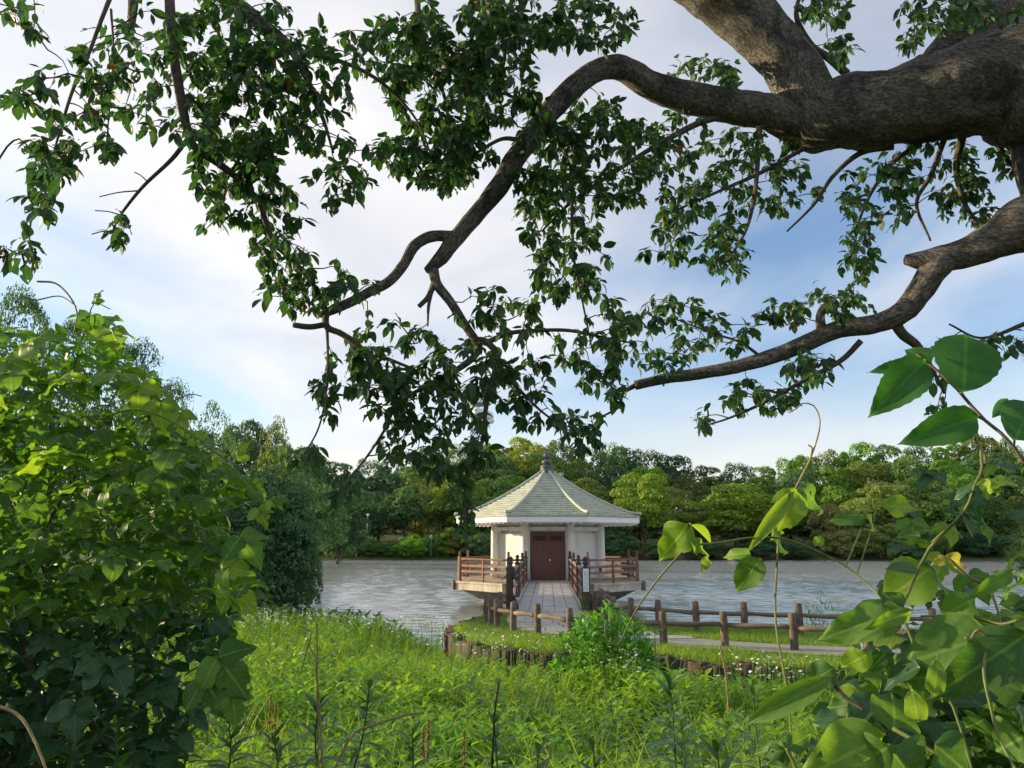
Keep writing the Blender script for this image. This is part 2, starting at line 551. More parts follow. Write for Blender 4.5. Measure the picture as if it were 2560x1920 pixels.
M["needle"] = leaf_mat("pine_needle", (0.02, 0.06, 0.028), (0.05, 0.12, 0.045), 0.2, (1.6, 1.8, 0.7), 0.45, 0.4)
M["flower"] = surface("white_flower", [(0.3, (0.72, 0.74, 0.70)), (0.7, (0.82, 0.83, 0.80))], 20.0, 0.7)
M["seed"] = surface("dock_seed", [(0.3, (0.17, 0.08, 0.035)), (0.7, (0.28, 0.15, 0.05))], 20.0, 0.8)
M["berry"] = surface("berry", [(0.3, (0.06, 0.025, 0.02)), (0.7, (0.20, 0.06, 0.03))], 30.0, 0.45)
M["white_wall"] = surface("white_wall", [(0.3, (0.70, 0.69, 0.65)), (0.7, (0.78, 0.77, 0.73))], 3.0, 0.75, (1, 1, 0.5), 0.1, 40.0, 0.004, wear=((0.30, 0.275, 0.23), 2.4, 0.7, (2.6, 2.6, 0.2)))
M["wall_panel"] = surface("wall_panel", [(0.3, (0.66, 0.67, 0.63)), (0.7, (0.75, 0.75, 0.71))], 3.0, 0.7, (1, 1, 0.4), 0.1, 30.0, 0.004, wear=((0.40, 0.385, 0.34), 2.6, 0.6, (2.4, 2.4, 0.18)))
M["fascia"] = surface("eave_board", [(0.3, (0.70, 0.71, 0.69)), (0.7, (0.80, 0.80, 0.77))], 3.0, 0.6, wear=((0.45, 0.44, 0.40), 3.0, 0.3))
M["door"] = surface("door_paint", [(0.3, (0.13, 0.062, 0.052)), (0.7, (0.185, 0.088, 0.072))], 6.0, 0.55, (1, 1, 0.15), 0.15, 30.0, 0.003, wear=((0.16, 0.09, 0.07), 5.0, 0.4, (3, 3, 0.6)))
M["door_dark"] = surface("door_vent", [(0.3, (0.012, 0.010, 0.010)), (0.7, (0.03, 0.022, 0.02))], 6.0, 0.6)
M["roof"] = surface("roof_shingle", [(0.25, (0.27, 0.30, 0.235)), (0.55, (0.37, 0.405, 0.325)), (0.8, (0.44, 0.465, 0.385))], 2.2, 0.62, (2.5, 2.5, 0.8), 0.2, 50.0, 0.004, wear=((0.15, 0.165, 0.12), 1.8, 0.7, (1.6, 1.6, 0.6)))
M["ridge"] = surface("roof_ridge", [(0.3, (0.33, 0.37, 0.29)), (0.7, (0.43, 0.46, 0.37))], 3.0, 0.55, wear=((0.22, 0.24, 0.2), 2.5, 0.5))
M["finial"] = surface("finial_metal", [(0.3, (0.075, 0.085, 0.09)), (0.7, (0.15, 0.16, 0.16))], 8.0, 0.5, metallic=0.35)
M["concrete"] = surface("weathered_concrete", [(0.25, (0.30, 0.275, 0.22)), (0.7, (0.52, 0.485, 0.40))], 2.0, 0.85, (1, 1, 0.6), 0.4, 25.0, 0.01, wear=((0.10, 0.095, 0.08), 2.2, 0.8, (2.2, 2.2, 0.5)))
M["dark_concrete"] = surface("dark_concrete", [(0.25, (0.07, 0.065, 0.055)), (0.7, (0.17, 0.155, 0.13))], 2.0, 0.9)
M["timber"] = surface("rail_timber", [(0.25, (0.12, 0.070, 0.048)), (0.55, (0.22, 0.128, 0.085)), (0.8, (0.31, 0.195, 0.13))], 5.0, 0.75, (1, 1, 1), 0.3, 40.0, 0.004, wear=((0.06, 0.05, 0.042), 3.0, 0.5))
M["post_timber"] = surface("post_timber", [(0.25, (0.045, 0.034, 0.028)), (0.7, (0.105, 0.075, 0.06))], 6.0, 0.75, (1, 1, 0.3), 0.3, 40.0, 0.004)
M["rail_top"] = surface("handrail_top", [(0.25, (0.10, 0.095, 0.10)), (0.7, (0.22, 0.21, 0.21))], 8.0, 0.5)
M["paver"] = surface("grey_paver", [(0.25, (0.29, 0.29, 0.285)), (0.7, (0.42, 0.42, 0.41))], 2.5, 0.8, bump=0.25, bscale=60.0, bdist=0.003, wear=((0.18, 0.18, 0.16), 2.2, 0.5))
M["flag"] = surface("flagstone", [(0.25, (0.25, 0.24, 0.22)), (0.7, (0.40, 0.39, 0.36))], 2.5, 0.85, bump=0.4, bscale=40.0, bdist=0.005, wear=((0.13, 0.15, 0.08), 2.0, 0.6))
M["path"] = surface("park_path", [(0.25, (0.20, 0.19, 0.165)), (0.7, (0.33, 0.315, 0.28))], 3.0, 0.9, bump=0.4, bscale=50.0, bdist=0.006, wear=((0.11, 0.13, 0.05), 1.5, 0.7))
M["log"] = surface("fence_log", [(0.25, (0.055, 0.043, 0.034)), (0.5, (0.125, 0.096, 0.074)), (0.78, (0.23, 0.185, 0.145))], 7.0, 0.85, (1, 1, 1), 0.6, 24.0, 0.01, wear=((0.05, 0.045, 0.035), 5.0, 0.5))
M["log_rail"] = surface("fence_rail", [(0.25, (0.075, 0.057, 0.043)), (0.5, (0.165, 0.127, 0.096)), (0.78, (0.27, 0.218, 0.17))], 6.0, 0.85, (0.35, 1, 1), 0.6, 20.0, 0.01, wear=((0.07, 0.055, 0.042), 4.0, 0.5))
M["stone"] = surface("wall_stone", [(0.25, (0.04, 0.032, 0.028)), (0.5, (0.095, 0.072, 0.06)), (0.78, (0.22, 0.18, 0.145))], 5.0, 0.9, (2.2, 2.2, 0.55), 0.9, 12.0, 0.04)
M["rock"] = surface("dark_rock", [(0.25, (0.03, 0.025, 0.025)), (0.7, (0.085, 0.07, 0.065))], 4.0, 0.9, bump=0.7, bscale=9.0, bdist=0.05)
M["block"] = surface("gate_block", [(0.25, (0.05, 0.04, 0.035)), (0.5, (0.11, 0.085, 0.065)), (0.78, (0.23, 0.16, 0.10))], 5.0, 0.9, (2.0, 2.0, 0.5), 0.7, 16.0, 0.02)
M["sign"] = surface("sign_board", [(0.3, (0.74, 0.76, 0.80)), (0.7, (0.80, 0.82, 0.85))], 4.0, 0.5)
M["ink"] = surface("sign_ink", [(0.3, (0.03, 0.03, 0.04)), (0.7, (0.06, 0.06, 0.07))], 10.0, 0.7)
M["black"] = surface("black_rubber", [(0.3, (0.010, 0.010, 0.010)), (0.7, (0.03, 0.03, 0.03))], 10.0, 0.55)
M["bike_grip"] = surface("bike_grip", [(0.3, (0.45, 0.10, 0.08)), (0.7, (0.55, 0.16, 0.13))], 10.0, 0.5)
M["bike_paint"] = surface("bike_paint", [(0.3, (0.48, 0.24, 0.22)), (0.7, (0.60, 0.34, 0.31))], 6.0, 0.35)
M["chrome"] = surface("chrome", [(0.3, (0.45, 0.46, 0.48)), (0.7, (0.62, 0.63, 0.65))], 10.0, 0.3, metallic=0.8)
M["steel"] = surface("tower_steel", [(0.3, (0.24, 0.30, 0.33)), (0.7, (0.34, 0.41, 0.44))], 1.0, 0.6)
M["white_paint"] = surface("white_paint", [(0.3, (0.70, 0.70, 0.70)), (0.7, (0.8, 0.8, 0.8))], 2.0, 0.5)
M["soil"] = surface("ground", [(0.25, (0.030, 0.045, 0.014)), (0.5, (0.055, 0.085, 0.02)), (0.8, (0.10, 0.12, 0.035))], 0.9, 0.95, bump=0.5, bscale=5.0, bdist=0.08, wear=((0.10, 0.075, 0.045), 0.6, 0.6))
M["shore"] = surface("shore_sand", [(0.25, (0.16, 0.12, 0.075)), (0.7, (0.30, 0.225, 0.14))], 1.2, 0.95)
M["lawn"] = surface("lawn_turf", [(0.25, (0.045, 0.095, 0.014)), (0.7, (0.10, 0.165, 0.026))], 2.0, 0.95, bump=0.5, bscale=20.0, bdist=0.03, wear=((0.13, 0.11, 0.055), 1.2, 0.5))


def water_mat():
    m, n, l, p = new_mat("lake_water")
    p.inputs["Base Color"].default_value = (0.26, 0.285, 0.285, 1)
    p.inputs["Roughness"].default_value = 0.16
    p.inputs["IOR"].default_value = 3.2
    p.inputs["Specular IOR Level"].default_value = 0.8
    tc = n.new("ShaderNodeTexCoord")

    def nz(scale, st, rot, detail):
        mp = n.new("ShaderNodeMapping")
        mp.inputs["Scale"].default_value = st; mp.inputs["Rotation"].default_value = (0, 0, rot)
        l.new(tc.outputs["Object"], mp.inputs[0])
        t = n.new("ShaderNodeTexNoise")
        t.inputs["Scale"].default_value = scale; t.inputs["Detail"].default_value = detail; t.inputs["Roughness"].default_value = 0.55
        t.inputs["Distortion"].default_value = 0.4
        l.new(mp.outputs[0], t.inputs[0])
        return t
    a = nz(1.5, (0.75, 1.5, 1), R(8), 3.0)
    b = nz(4.2, (0.8, 1.4, 1), R(-14), 3.0)
    c = nz(0.09, (0.7, 1.6, 1), R(5), 3.0)
    mx = n.new("ShaderNodeMath"); mx.operation = "MULTIPLY_ADD"; mx.inputs[1].default_value = 0.35
    l.new(b.outputs[0], mx.inputs[0]); l.new(a.outputs[0], mx.inputs[2])
    bp = n.new("ShaderNodeBump")
    bp.inputs["Distance"].default_value = 0.025
    mr = n.new("ShaderNodeMapRange")
    mr.inputs["From Min"].default_value = 0.35; mr.inputs["From Max"].default_value = 0.65
    mr.inputs["To Min"].default_value = 0.38; mr.inputs["To Max"].default_value = 0.8
    l.new(c.outputs[0], mr.inputs["Value"]); l.new(mr.outputs[0], bp.inputs["Strength"])
    l.new(mx.outputs[0], bp.inputs["Height"]); l.new(bp.outputs[0], p.inputs["Normal"])
    return m


M["water"] = water_mat()
# ================================================================== the setting
WATER_Z = -1.2
LAKE = np.array([(-7.5, 20.2), (-11, 27), (-16, 41), (-25, 62), (-36, 92), (-41, 112), (-20, 116), (0, 114), (25, 117), (60, 112), (125, 108), (125, 40), (45, 19), (20, 16.6), (14, 15.8), (8, 15.6), (4.5, 16.0), (2.7, 16.8), (1.7, 18.2), (1.35, 18.95), (-1.2, 18.95), (-1.5, 17.8), (-1.85, 17.0), (-2.3, 17.3), (-3.0, 18.5), (-4.6, 19.7)])
LAWN = np.array([(-1.91, 15.15), (-1.78, 14.3), (-1.35, 13.35), (-0.83, 12.75), (-0.33, 12.4), (0.05, 12.2), (0.87, 12.0), (1.88, 11.74), (2.6, 11.25), (3.68, 10.8), (5.2, 10.2), (7.1, 9.7), (14, 8.2), (45, 6), (45, 18.6), (20, 16.3), (14, 15.5), (8, 15.3), (4.5, 15.7), (2.6, 16.5), (1.6, 18.0), (1.3, 18.8), (-1.2, 18.8), (-1.5, 17.6), (-1.85, 16.2)])


def seg_dist(P, poly, closed=True):
    Q = np.roll(poly, -1, axis=0) if closed else poly[1:]
    A = poly if closed else poly[:-1]
    best = np.full(len(P), 1e9)
    for a, b in zip(A, Q):
        d = b - a
        t = np.clip(((P - a) @ d) / max(1e-9, d @ d), 0, 1)
        best = np.minimum(best, np.linalg.norm(P - (a + t[:, None] * d), axis=1))
    return best


def inside(P, poly):
    c = np.zeros(len(P), bool)
    Q = np.roll(poly, -1, axis=0)
    for (x0, y0), (x1, y1) in zip(poly, Q):
        if y0 == y1: continue
        m = (y0 > P[:, 1]) != (y1 > P[:, 1])
        c ^= m & (P[:, 0] < (x1 - x0) * (P[:, 1] - y0) / (y1 - y0) + x0)
    return c


def vnoise(x, y, s, seed):
    """smooth value noise on arrays"""
    x = np.asarray(x) / s + seed * 17.3; y = np.asarray(y) / s + seed * 9.1
    xi, yi = np.floor(x), np.floor(y)
    fx, fy = x - xi, y - yi
    fx, fy = fx * fx * (3 - 2 * fx), fy * fy * (3 - 2 * fy)

    def h(a, b):
        v = np.sin(a * 127.1 + b * 311.7 + seed * 74.7) * 43758.5453
        return v - np.floor(v)
    return (h(xi, yi) * (1 - fx) + h(xi + 1, yi) * fx) * (1 - fy) + (h(xi, yi + 1) * (1 - fx) + h(xi + 1, yi + 1) * fx) * fy


def ground_z(x, y):
    x = np.atleast_1d(np.asarray(x, float)); y = np.atleast_1d(np.asarray(y, float))
    P = np.stack((x, y), 1)
    d = seg_dist(P, LAKE)
    ins = inside(P, LAKE)
    base = np.full(len(P), -0.45) + 0.10 * (vnoise(x, y, 2.5, 1) - 0.5)
    bank = np.clip((6.5 - y) / 3.0, 0, 1)
    base += bank * bank * (3 - 2 * bank) * 0.6
    left = np.clip((-8.5 - x) / 8.0, 0, 1)
    base += left * 1.2
    far = np.clip((d - 2.0) / 110.0, 0, 1) * np.clip((y - 30) / 40.0, 0, 1)
    base += far * (7.0 + 4.0 * vnoise(x, y, 60, 3))
    dl = seg_dist(P, LAWN)
    base -= 0.05 * np.clip(1 - dl / 2.2, 0, 1) * (y < 17)
    land = np.minimum(base, WATER_Z + 0.06 + d * 0.40)
    bed = np.maximum(WATER_Z - 0.04 - d * 0.22, -3.6)
    return np.where(ins, bed, land)


def make_ground():
    def axis(lo, hi, near, step):
        a = list(np.arange(-near, near + step, step))
        v, s = near, step
        while v < hi:
            s *= 1.22; v += s; a.append(v)
        v, s = -near, step
        while v > lo:
            s *= 1.22; v -= s; a.insert(0, v)
        return np.array(a)
    xs = axis(-900, 900, 20, 0.4)
    ys = axis(-300, 1000, 18, 0.4) + 14
    X, Y = np.meshgrid(xs, ys)
    Z = ground_z(X.ravel(), Y.ravel())
    V = np.stack((X.ravel(), Y.ravel(), Z), 1)
    w = len(xs)
    i = np.arange(len(ys) - 1)[:, None] * w + np.arange(w - 1)[None]
    i = i.ravel()
    T = np.stack((i, i + 1, i + w + 1, i + w), 1)
    cz = Z[T].mean(1); cd = seg_dist(V[T].mean(1)[:, :2], LAKE)
    cy = V[T][:, :, 1].mean(1)
    midx = ((cz < WATER_Z + 0.35) & (cy > 25) & (cd < 3)).astype(int)
    me = mesh_arrays("ground", V, T, None, None, True, None, [M["soil"], M["shore"]], midx)
    tag(put("ground", me), "green earth of the meadow, lake shore and wooded hills", "ground", kind="structure")


make_ground()


def make_water():
    """wind ripples as real relief, fine over the near lake and coarser further off"""
    xs = np.concatenate((np.linspace(-420, -46, 30)[:-1], np.arange(-46, 80, 0.24), np.linspace(80, 700, 30)))
    ys, y, st = [], 13.0, 0.10
    while y < 118:
        ys.append(y); y += st * (1 + max(0, y - 18) / 26.0)
    ys = np.array([8.0] + ys + [125.0, 150.0])
    X, Y = np.meshgrid(xs, ys)
    g = np.random.default_rng(3)
    Z = np.zeros_like(X)
    gust = 0.7 + 0.45 * vnoise(X.ravel(), Y.ravel() * 2.2, 14.0, 5).reshape(X.shape)
    for k in range(22):
        lam = 0.24 * (1.1 / 0.24) ** (k / 21.0)
        a = -1.35 + g.normal(0, 0.55)
        w = 2 * math.pi / lam
        Z += 0.0066 * lam ** 0.9 * np.sin(w * (X * math.cos(a) + Y * math.sin(a)) + g.uniform(0, 6.28) + 0.8 * np.sin(0.35 * X + k) + 0.6 * np.sin(0.41 * Y + 2 * k))
    Z = WATER_Z + Z * gust
    V = np.stack((X.ravel(), Y.ravel(), Z.ravel()), 1)
    w = len(xs)
    i = (np.arange(len(ys) - 1)[:, None] * w + np.arange(w - 1)[None]).ravel()
    T = np.stack((i, i + 1, i + w + 1, i + w), 1)
    # keep only what the lake can show
    c = V[T].mean(1)[:, :2]
    T = T[inside(c, LAKE) | (seg_dist(c, LAKE) < 3.0) | (np.abs(c[:, 0]) > 46)]
    me = mesh_arrays("lake_water", V, T, None, None, True, M["water"])
    tag(put("lake_water", me), "rippled silver grey lake water around the pavilion", "water", kind="structure")


make_water()


def poly_prism(poly, z0, z1):
    """flat top over a simple polygon plus skirt"""
    me = bpy.data.meshes.new("lawn")
    n = len(poly)
    V = [(x, y, z1) for x, y in poly] + [(x, y, z0) for x, y in poly]
    F = [list(range(n))] + [[i, i + n, (i + 1) % n + n, (i + 1) % n] for i in range(n)]
    me.from_pydata(V, [], F)
    me.update()
    return me


lawn_me = poly_prism(LAWN, -1.6, 0.0)
lawn_me.materials.append(M["lawn"])
lawn = tag(put("lawn", lawn_me), "raised lakeside lawn held by the stone edging", "lawn", kind="structure")

PATH_L = np.array([(-0.95, 18.9), (-0.95, 16.6), (-0.62, 15.1), (0.05, 14.1), (1.1, 13.35), (2.2, 12.8), (3.2, 12.4), (5, 11.75), (8, 11.2), (14, 10.0), (30, 8.5)])
PATH_R = np.array([(0.95, 18.9), (1.0, 17.0), (1.25, 15.7), (2.0, 14.5), (3.0, 13.7), (3.9, 13.2), (5.0, 12.9), (6.4, 12.6), (9, 12.2), (15, 11.2), (31, 9.8)])


def make_path():
    a, b = spline(PATH_L, 60), spline(PATH_R, 60)
    V, T = [], []
    for i in range(60):
        V += [(a[i, 0], a[i, 1], 0.012), (b[i, 0], b[i, 1], 0.012)]
    for i in range(59):
        T.append((2 * i, 2 * i + 1, 2 * i + 3, 2 * i + 2))
    o = put("path", mesh_arrays("path", V, T, None, None, True, M["path"]))
    tag(o, "pale paved path leading from the footbridge between the log fences", "path", kind="structure")
    # slabs on the landing in front of the bridge
    rng = random.Random(4)
    y = 18.86
    row = 0
    while y > 13.9:
        dy = 0.42 + 0.16 * rng.random()
        xl = np.interp(-(y - dy / 2), -PATH_L[:5, 1], PATH_L[:5, 0]); xr = np.interp(-(y - dy / 2), -PATH_R[:5, 1], PATH_R[:5, 0])
        k = max(3, int(round((xr - xl) / 0.5)))
        cuts = [xl + (xr - xl) * (j + (0.0 if j in (0, k) else rng.uniform(-0.18, 0.18))) / k for j in range(k + 1)]
        for j in range(k):
            h = 0.022 + rng.uniform(0, 0.012)
            mb = MB().box((cuts[j] + 0.012, y - dy + 0.012, 0.0), (cuts[j + 1] - 0.012, y - 0.012, h))
            mb.build("flagstone", M["flag"], o)
        y -= dy
        row += 1


make_path()


# ------------------------------------------------------------------ stone edging of the lawn
def stone_block_mesh(seed):
    rng = random.Random(seed)
    nx, ny, nz = 5, 3, 6
    V, idx = [], {}

    def vert(i, j, k):
        if (i, j, k) in idx: return idx[(i, j, k)]
        x, y, z = i / (nx - 1) - 0.5, j / (ny - 1) - 0.5, k / (nz - 1)
        q = Vector((x * 3 + seed * 7.1, y * 3, z * 2.2))
        amp = 0.16
        dx, dy, dz = mnoise.noise(q), mnoise.noise(q + Vector((9, 3, 1))), mnoise.noise(q + Vector((2, 8, 5)))
        groove = 0.10 * math.sin(x * 17 + seed) * (1 if j == 0 else 0)
        sx = 0.94 if k in (0, nz - 1) else 1.0
        V.append((x * sx + amp * 0.4 * dx, y * sx + amp * dy + groove, z + amp * 0.45 * dz * (1 if k > 0 else 0)))
        idx[(i, j, k)] = len(V) - 1
        return idx[(i, j, k)]
    F = []
    for i in range(nx - 1):
        for k in range(nz - 1):
            F.append((vert(i, 0, k), vert(i + 1, 0, k), vert(i + 1, 0, k + 1), vert(i, 0, k + 1)))
            F.append((vert(i, ny - 1, k), vert(i, ny - 1, k + 1), vert(i + 1, ny - 1, k + 1), vert(i + 1, ny - 1, k)))
    for j in range(ny - 1):
        for k in range(nz - 1):
            F.append((vert(0, j, k), vert(0, j, k + 1), vert(0, j + 1, k + 1), vert(0, j + 1, k)))
            F.append((vert(nx - 1, j, k), vert(nx - 1, j + 1, k), vert(nx - 1, j + 1, k + 1), vert(nx - 1, j, k + 1)))
    for i in range(nx - 1):
        for j in range(ny - 1):
            F.append((vert(i, j, nz - 1), vert(i + 1, j, nz - 1), vert(i + 1, j + 1, nz - 1), vert(i, j + 1, nz - 1)))
    return mesh_arrays("stone", V, F, None, None, False, M["stone"])


def make_edging():
    line = np.array([(-1.28, 18.75), (-1.55, 17.6), (-1.88, 16.2), (-1.95, 15.15), (-1.82, 14.3), (-1.39, 13.3), (-0.86, 12.68), (-0.34, 12.33), (0.05, 12.13), (0.87, 11.93), (1.88, 11.67), (2.58, 11.18), (3.66, 10.72), (5.18, 10.12), (7.1, 9.62), (10, 8.9)])
    P = spline(line, 400)
    s = np.concatenate(([0], np.cumsum(np.linalg.norm(np.diff(P, axis=0), axis=1))))
    root = empty("stone_edging", (0.05, 12.1, -0.45))
    tag(root, "low curved edging of rough brown upright stones round the lakeside lawn", "stone wall")
    variants = [stone_block_mesh(k) for k in range(7)]
    rng = random.Random(3)
    u = 0.0
    while u < s[-1] - 0.3:
        w = rng.uniform(0.17, 0.36)
        c = u + w / 2
        x, y = np.interp(c, s, P[:, 0]), np.interp(c, s, P[:, 1])
        x2, y2 = np.interp(c + 0.05, s, P[:, 0]), np.interp(c + 0.05, s, P[:, 1])
        a = math.atan2(y2 - y, x2 - x)
        h = 0.60 + rng.uniform(-0.06, 0.05)
        m = Matrix.Translation((x, y, -0.62)) @ Matrix.Rotation(a + rng.uniform(-0.06, 0.06), 4, "Z") @ Matrix.Diagonal((w * 1.03, rng.uniform(0.20, 0.30), h, 1))
        put("stone", rng.choice(variants), root, m)
        u += w
    return root


make_edging()


# ------------------------------------------------------------------ log fences
def log_fence(name, label, pts, group, rail_z=0.36, post_h=0.56):
    root = empty(name, (pts[0][0], pts[0][1], 0.0))
    tag(root, label, "fence", group)
    rng = random.Random(len(pts))
    for i, (x, y) in enumerate(pts):
        h = post_h + rng.uniform(-0.015, 0.015)
        z = np.linspace(-0.15, h, 7)
        lean = rng.uniform(-0.012, 0.012), rng.uniform(-0.012, 0.012)
        mb = MB().tube([(x + lean[0] * k, y + lean[1] * k, k) for k in z], [0.066] * 6 + [0.060], 14, True, 0.05, 9.0, i * 3.3)
        mb.build("post", M["log"], root, True)
    for i in range(len(pts) - 1):
        a, b = np.array((*pts[i], rail_z)), np.array((*pts[i + 1], rail_z))
        d = (b - a) / np.linalg.norm(b - a)
        n = max(4, int(np.linalg.norm(b - a) / 0.15))
        t = np.linspace(0, 1, n)[:, None]
        Q = (a + d * 0.05) * (1 - t) + (b - d * 0.05) * t
        Q[:, 2] += 0.008 * np.sin(np.linspace(0, 5, n) + i)
        mb = MB().tube(Q, 0.041 + 0.004 * np.cos(np.linspace(0, 7, n) + i), 12, True, 0.07, 7.0, 40 + i * 2.1)
        mb.build("rail", M["log_rail"], root, True)
    return root


def by_top(px, top, h=0.56):
    p = on(px, top, h)
    return (p[0], p[1])


front = [(-1.13, 17.35), (-1.2, 16.75), by_top(1220, 1490), by_top(1228, 1495), by_top(1243, 1499), by_top(1283, 1505), by_top(1344, 1512), by_top(1424, 1521), by_top(1530, 1525), by_top(1656, 1528.5), by_top(1808, 1530.5), by_top(1980, 1537), by_top(2165, 1546), by_top(2380, 1556), by_top(2640, 1566)]
log_fence("log_fence", "low log fence in front of the path, between the stone edging and the bridge", front, "log fences along the path")
back = [(1.22, 18.05), by_top(1503, 1474), by_top(1510, 1480), by_top(1518, 1486), by_top(1532, 1491), by_top(1577, 1495), by_top(1644, 1499.5), by_top(1738, 1505), by_top(1858, 1508), by_top(1996, 1511), by_top(2150, 1515), by_top(2329, 1521), by_top(2560, 1528)]
log_fence("log_fence", "low log fence behind the path, along the water's edge", back, "log fences along the path")


def gate_block(x, y, w, h, label, seed):
    V, F = [], []
    mb = MB()
    ring = []
    zs = np.linspace(-0.2, h, 7)
    pts = [(-w / 2, -0.16), (0, -0.17), (w / 2, -0.16), (w / 2 + 0.01, 0), (w / 2, 0.16), (0, 0.17), (-w / 2, 0.16), (-w / 2 - 0.01, 0)]
    for k, z in enumerate(zs):
        for i, (a, b) in enumerate(pts):
            q = Vector((a * 6 + seed, b * 6, z * 5))
            s = 0.96 if k == 6 else 1.0
            V.append((x + a * s + 0.03 * mnoise.noise(q), y + b * s + 0.03 * mnoise.noise(q + Vector((5, 5, 5))), z))
    for k in range(6):
        for i in range(8):
            j = (i + 1) % 8
            F.append((k * 8 + i, k * 8 + j, k * 8 + 8 + j, k * 8 + 8 + i))
    me = bpy.data.meshes.new("gate_block")
    me.from_pydata(V, [], F + [tuple(range(48, 56))])
    me.materials.append(M["block"]); me.update()
    return tag(put("gate_block", me), label, "stone block", "stone blocks at the bridge entrance")


gate_block(-1.38, 18.3, 0.40, 0.50, "squat dark stone block at the bridge entrance, beside the bicycle", 1.0)
gate_block(1.30, 18.3, 0.40, 0.55, "squat brown stone block at the bridge entrance, beside the white sign", 5.0)


# ================================================================== footbridge
BR_Y0, BR_Y1 = 18.95, 33.0
RAILX = 0.99


def post_cap(mb, x, y, z, s=1.0):
    """square neck, collar and onion knob of a railing post"""
    mb.lathe([(0.062 * s, 0), (0.062 * s, 0.02 * s), (0.045 * s, 0.035 * s), (0.045 * s, 0.075 * s), (0.07 * s, 0.09 * s), (0.075 * s, 0.115 * s), (0.05 * s, 0.135 * s), (0.04 * s, 0.145 * s), (0.058 * s, 0.165 * s), (0.066 * s, 0.195 * s), (0.05 * s, 0.225 * s), (0.02 * s, 0.25 * s)], (x, y, z), 12)


def make_bridge():
    root = empty("footbridge", (0, BR_Y0, -0.3))
    tag(root, "straight footbridge paved with grey slabs leading to the pavilion door", "bridge")
    MB().box((-1.12, BR_Y0 + 0.01, -0.34), (1.12, BR_Y1 - 0.6, -0.02)).build("deck_beam", M["concrete"], root)
    for s in (-1, 1):
        MB().box((s * 1.10 - 0.10, 19.3, -3.6), (s * 1.10 + 0.10, 19.7, -0.345)).build("pier", M["concrete"], root)
        MB().box((s * 0.87 - 0.03, BR_Y0 + 0.02, -0.018), (s * 0.87 + 0.03, BR_Y1 - 0.3, 0.07)).build("kerb", M["paver"], root)
    rng = random.Random(9)
    ncol, dy = 5, 0.66
    tw = 1.66 / ncol
    variants = []
    rows = int((BR_Y1 - 0.35 - BR_Y0) / dy)
    for r in range(rows):
        for c in range(ncol):
            x0 = -0.83 + c * tw; y0 = BR_Y0 + 0.03 + r * dy
            h = 0.014 + rng.uniform(0, 0.007)
            MB().box((x0 + 0.009, y0 + 0.009, -0.015), (x0 + tw - 0.009, y0 + dy - 0.009, h)).build("paving_slab", M["paver"], root)
    ys = [19.35, 23.85, 28.35, 32.75]
    for s, side in ((-1, "left"), (1, "right")):
        x = s * RAILX
        # railing part: its base sill; posts, rails, balusters and blocks are its pieces
        rail = MB().bar((x, ys[0], 0.10), (x, ys[-1], 0.10), 0.07, 0.07).build("railing", M["timber"], root)
        for i, y in enumerate(ys):
            w = 0.105 if i == 0 else 0.075
            mb = MB().box((x - w, y - w, -0.2), (x + w, y + w, 1.02))
            mb.box((x - w - 0.018, y - w - 0.018, 1.02), (x + w + 0.018, y + w + 0.018, 1.07))
            post_cap(mb, x, y, 1.07, 1.15 if i == 0 else 1.0)
            mb.build("post", M["post_timber"], rail)
        for i in range(len(ys) - 1):
            y0, y1 = ys[i], ys[i + 1]
            q = np.array([(x, t, 0.95) for t in np.linspace(y0 + 0.08, y1 - 0.08, 10)])
            MB().tube(q, 0.058, 12).build("handrail", M["rail_top"], rail, True)
            for z in (0.68, 0.42):
                MB().bar((x, y0 + 0.06, z), (x, y1 - 0.06, z), 0.045, 0.085).build("rail", M["timber"], rail)
            k = 9
            for j in range(1, k):
                y = y0 + (y1 - y0) * j / k
                mb = MB().box((x - 0.028, y - 0.035, 0.138), (x + 0.028, y + 0.035, 0.90))
                mb.build("baluster", M["timber"], rail)
                b = MB()
                for z in (0.68, 0.42):
                    b.box((x - s * 0.029 - 0.014, y - 0.016, z - 0.016), (x - s * 0.029 + 0.014, y + 0.016, z + 0.016))
                b.build("bolt_head", M["white_paint"], rail)
                MB().box((x - 0.05, y - 0.06, -0.02), (x + 0.05, y + 0.06, 0.064)).build("sill_block", M["paver"], rail)
    return root


make_bridge()


def make_sign():
    x, y = 0.985, 19.215
    root = empty("notice_board", (x, y, 0.5))
    tag(root, "narrow white notice board with dark vertical writing on the bridge railing post", "sign")
    MB().box((x - 0.075, y - 0.012, 0.47), (x + 0.075, y + 0.004, 1.05)).build("board", M["sign"], root)
    rng = random.Random(12)
    for cx, z0, z1, s in ((x + 0.028, 0.53, 1.00, 0.030), (x - 0.026, 0.52, 0.99, 0.026)):
        z = z1
        k = 0
        mb = MB()
        while z > z0:
            if k in (9, 13) or (k == 5 and s < 0.03):
                z -= s * 0.8; k += 1
                continue
            # one small character: a few crossing strokes
            h = s * 0.42
            for q in range(rng.randint(2, 4)):
                zz = z - s / 2 + rng.uniform(-h, h) * 0.8
                mb.box((cx - h * rng.uniform(0.5, 1), y - 0.0145, zz - 0.0018), (cx + h * rng.uniform(0.5, 1), y - 0.0125, zz + 0.0018))
            for q in range(rng.randint(1, 2)):
                xx = cx + rng.uniform(-h, h) * 0.7
                mb.box((xx - 0.0018, y - 0.0155, z - s / 2 - h * 0.9), (xx + 0.0018, y - 0.0135, z - s / 2 + h * 0.9))
            z -= s; k += 1
        mb.build("writing", M["ink"], root)


make_sign()


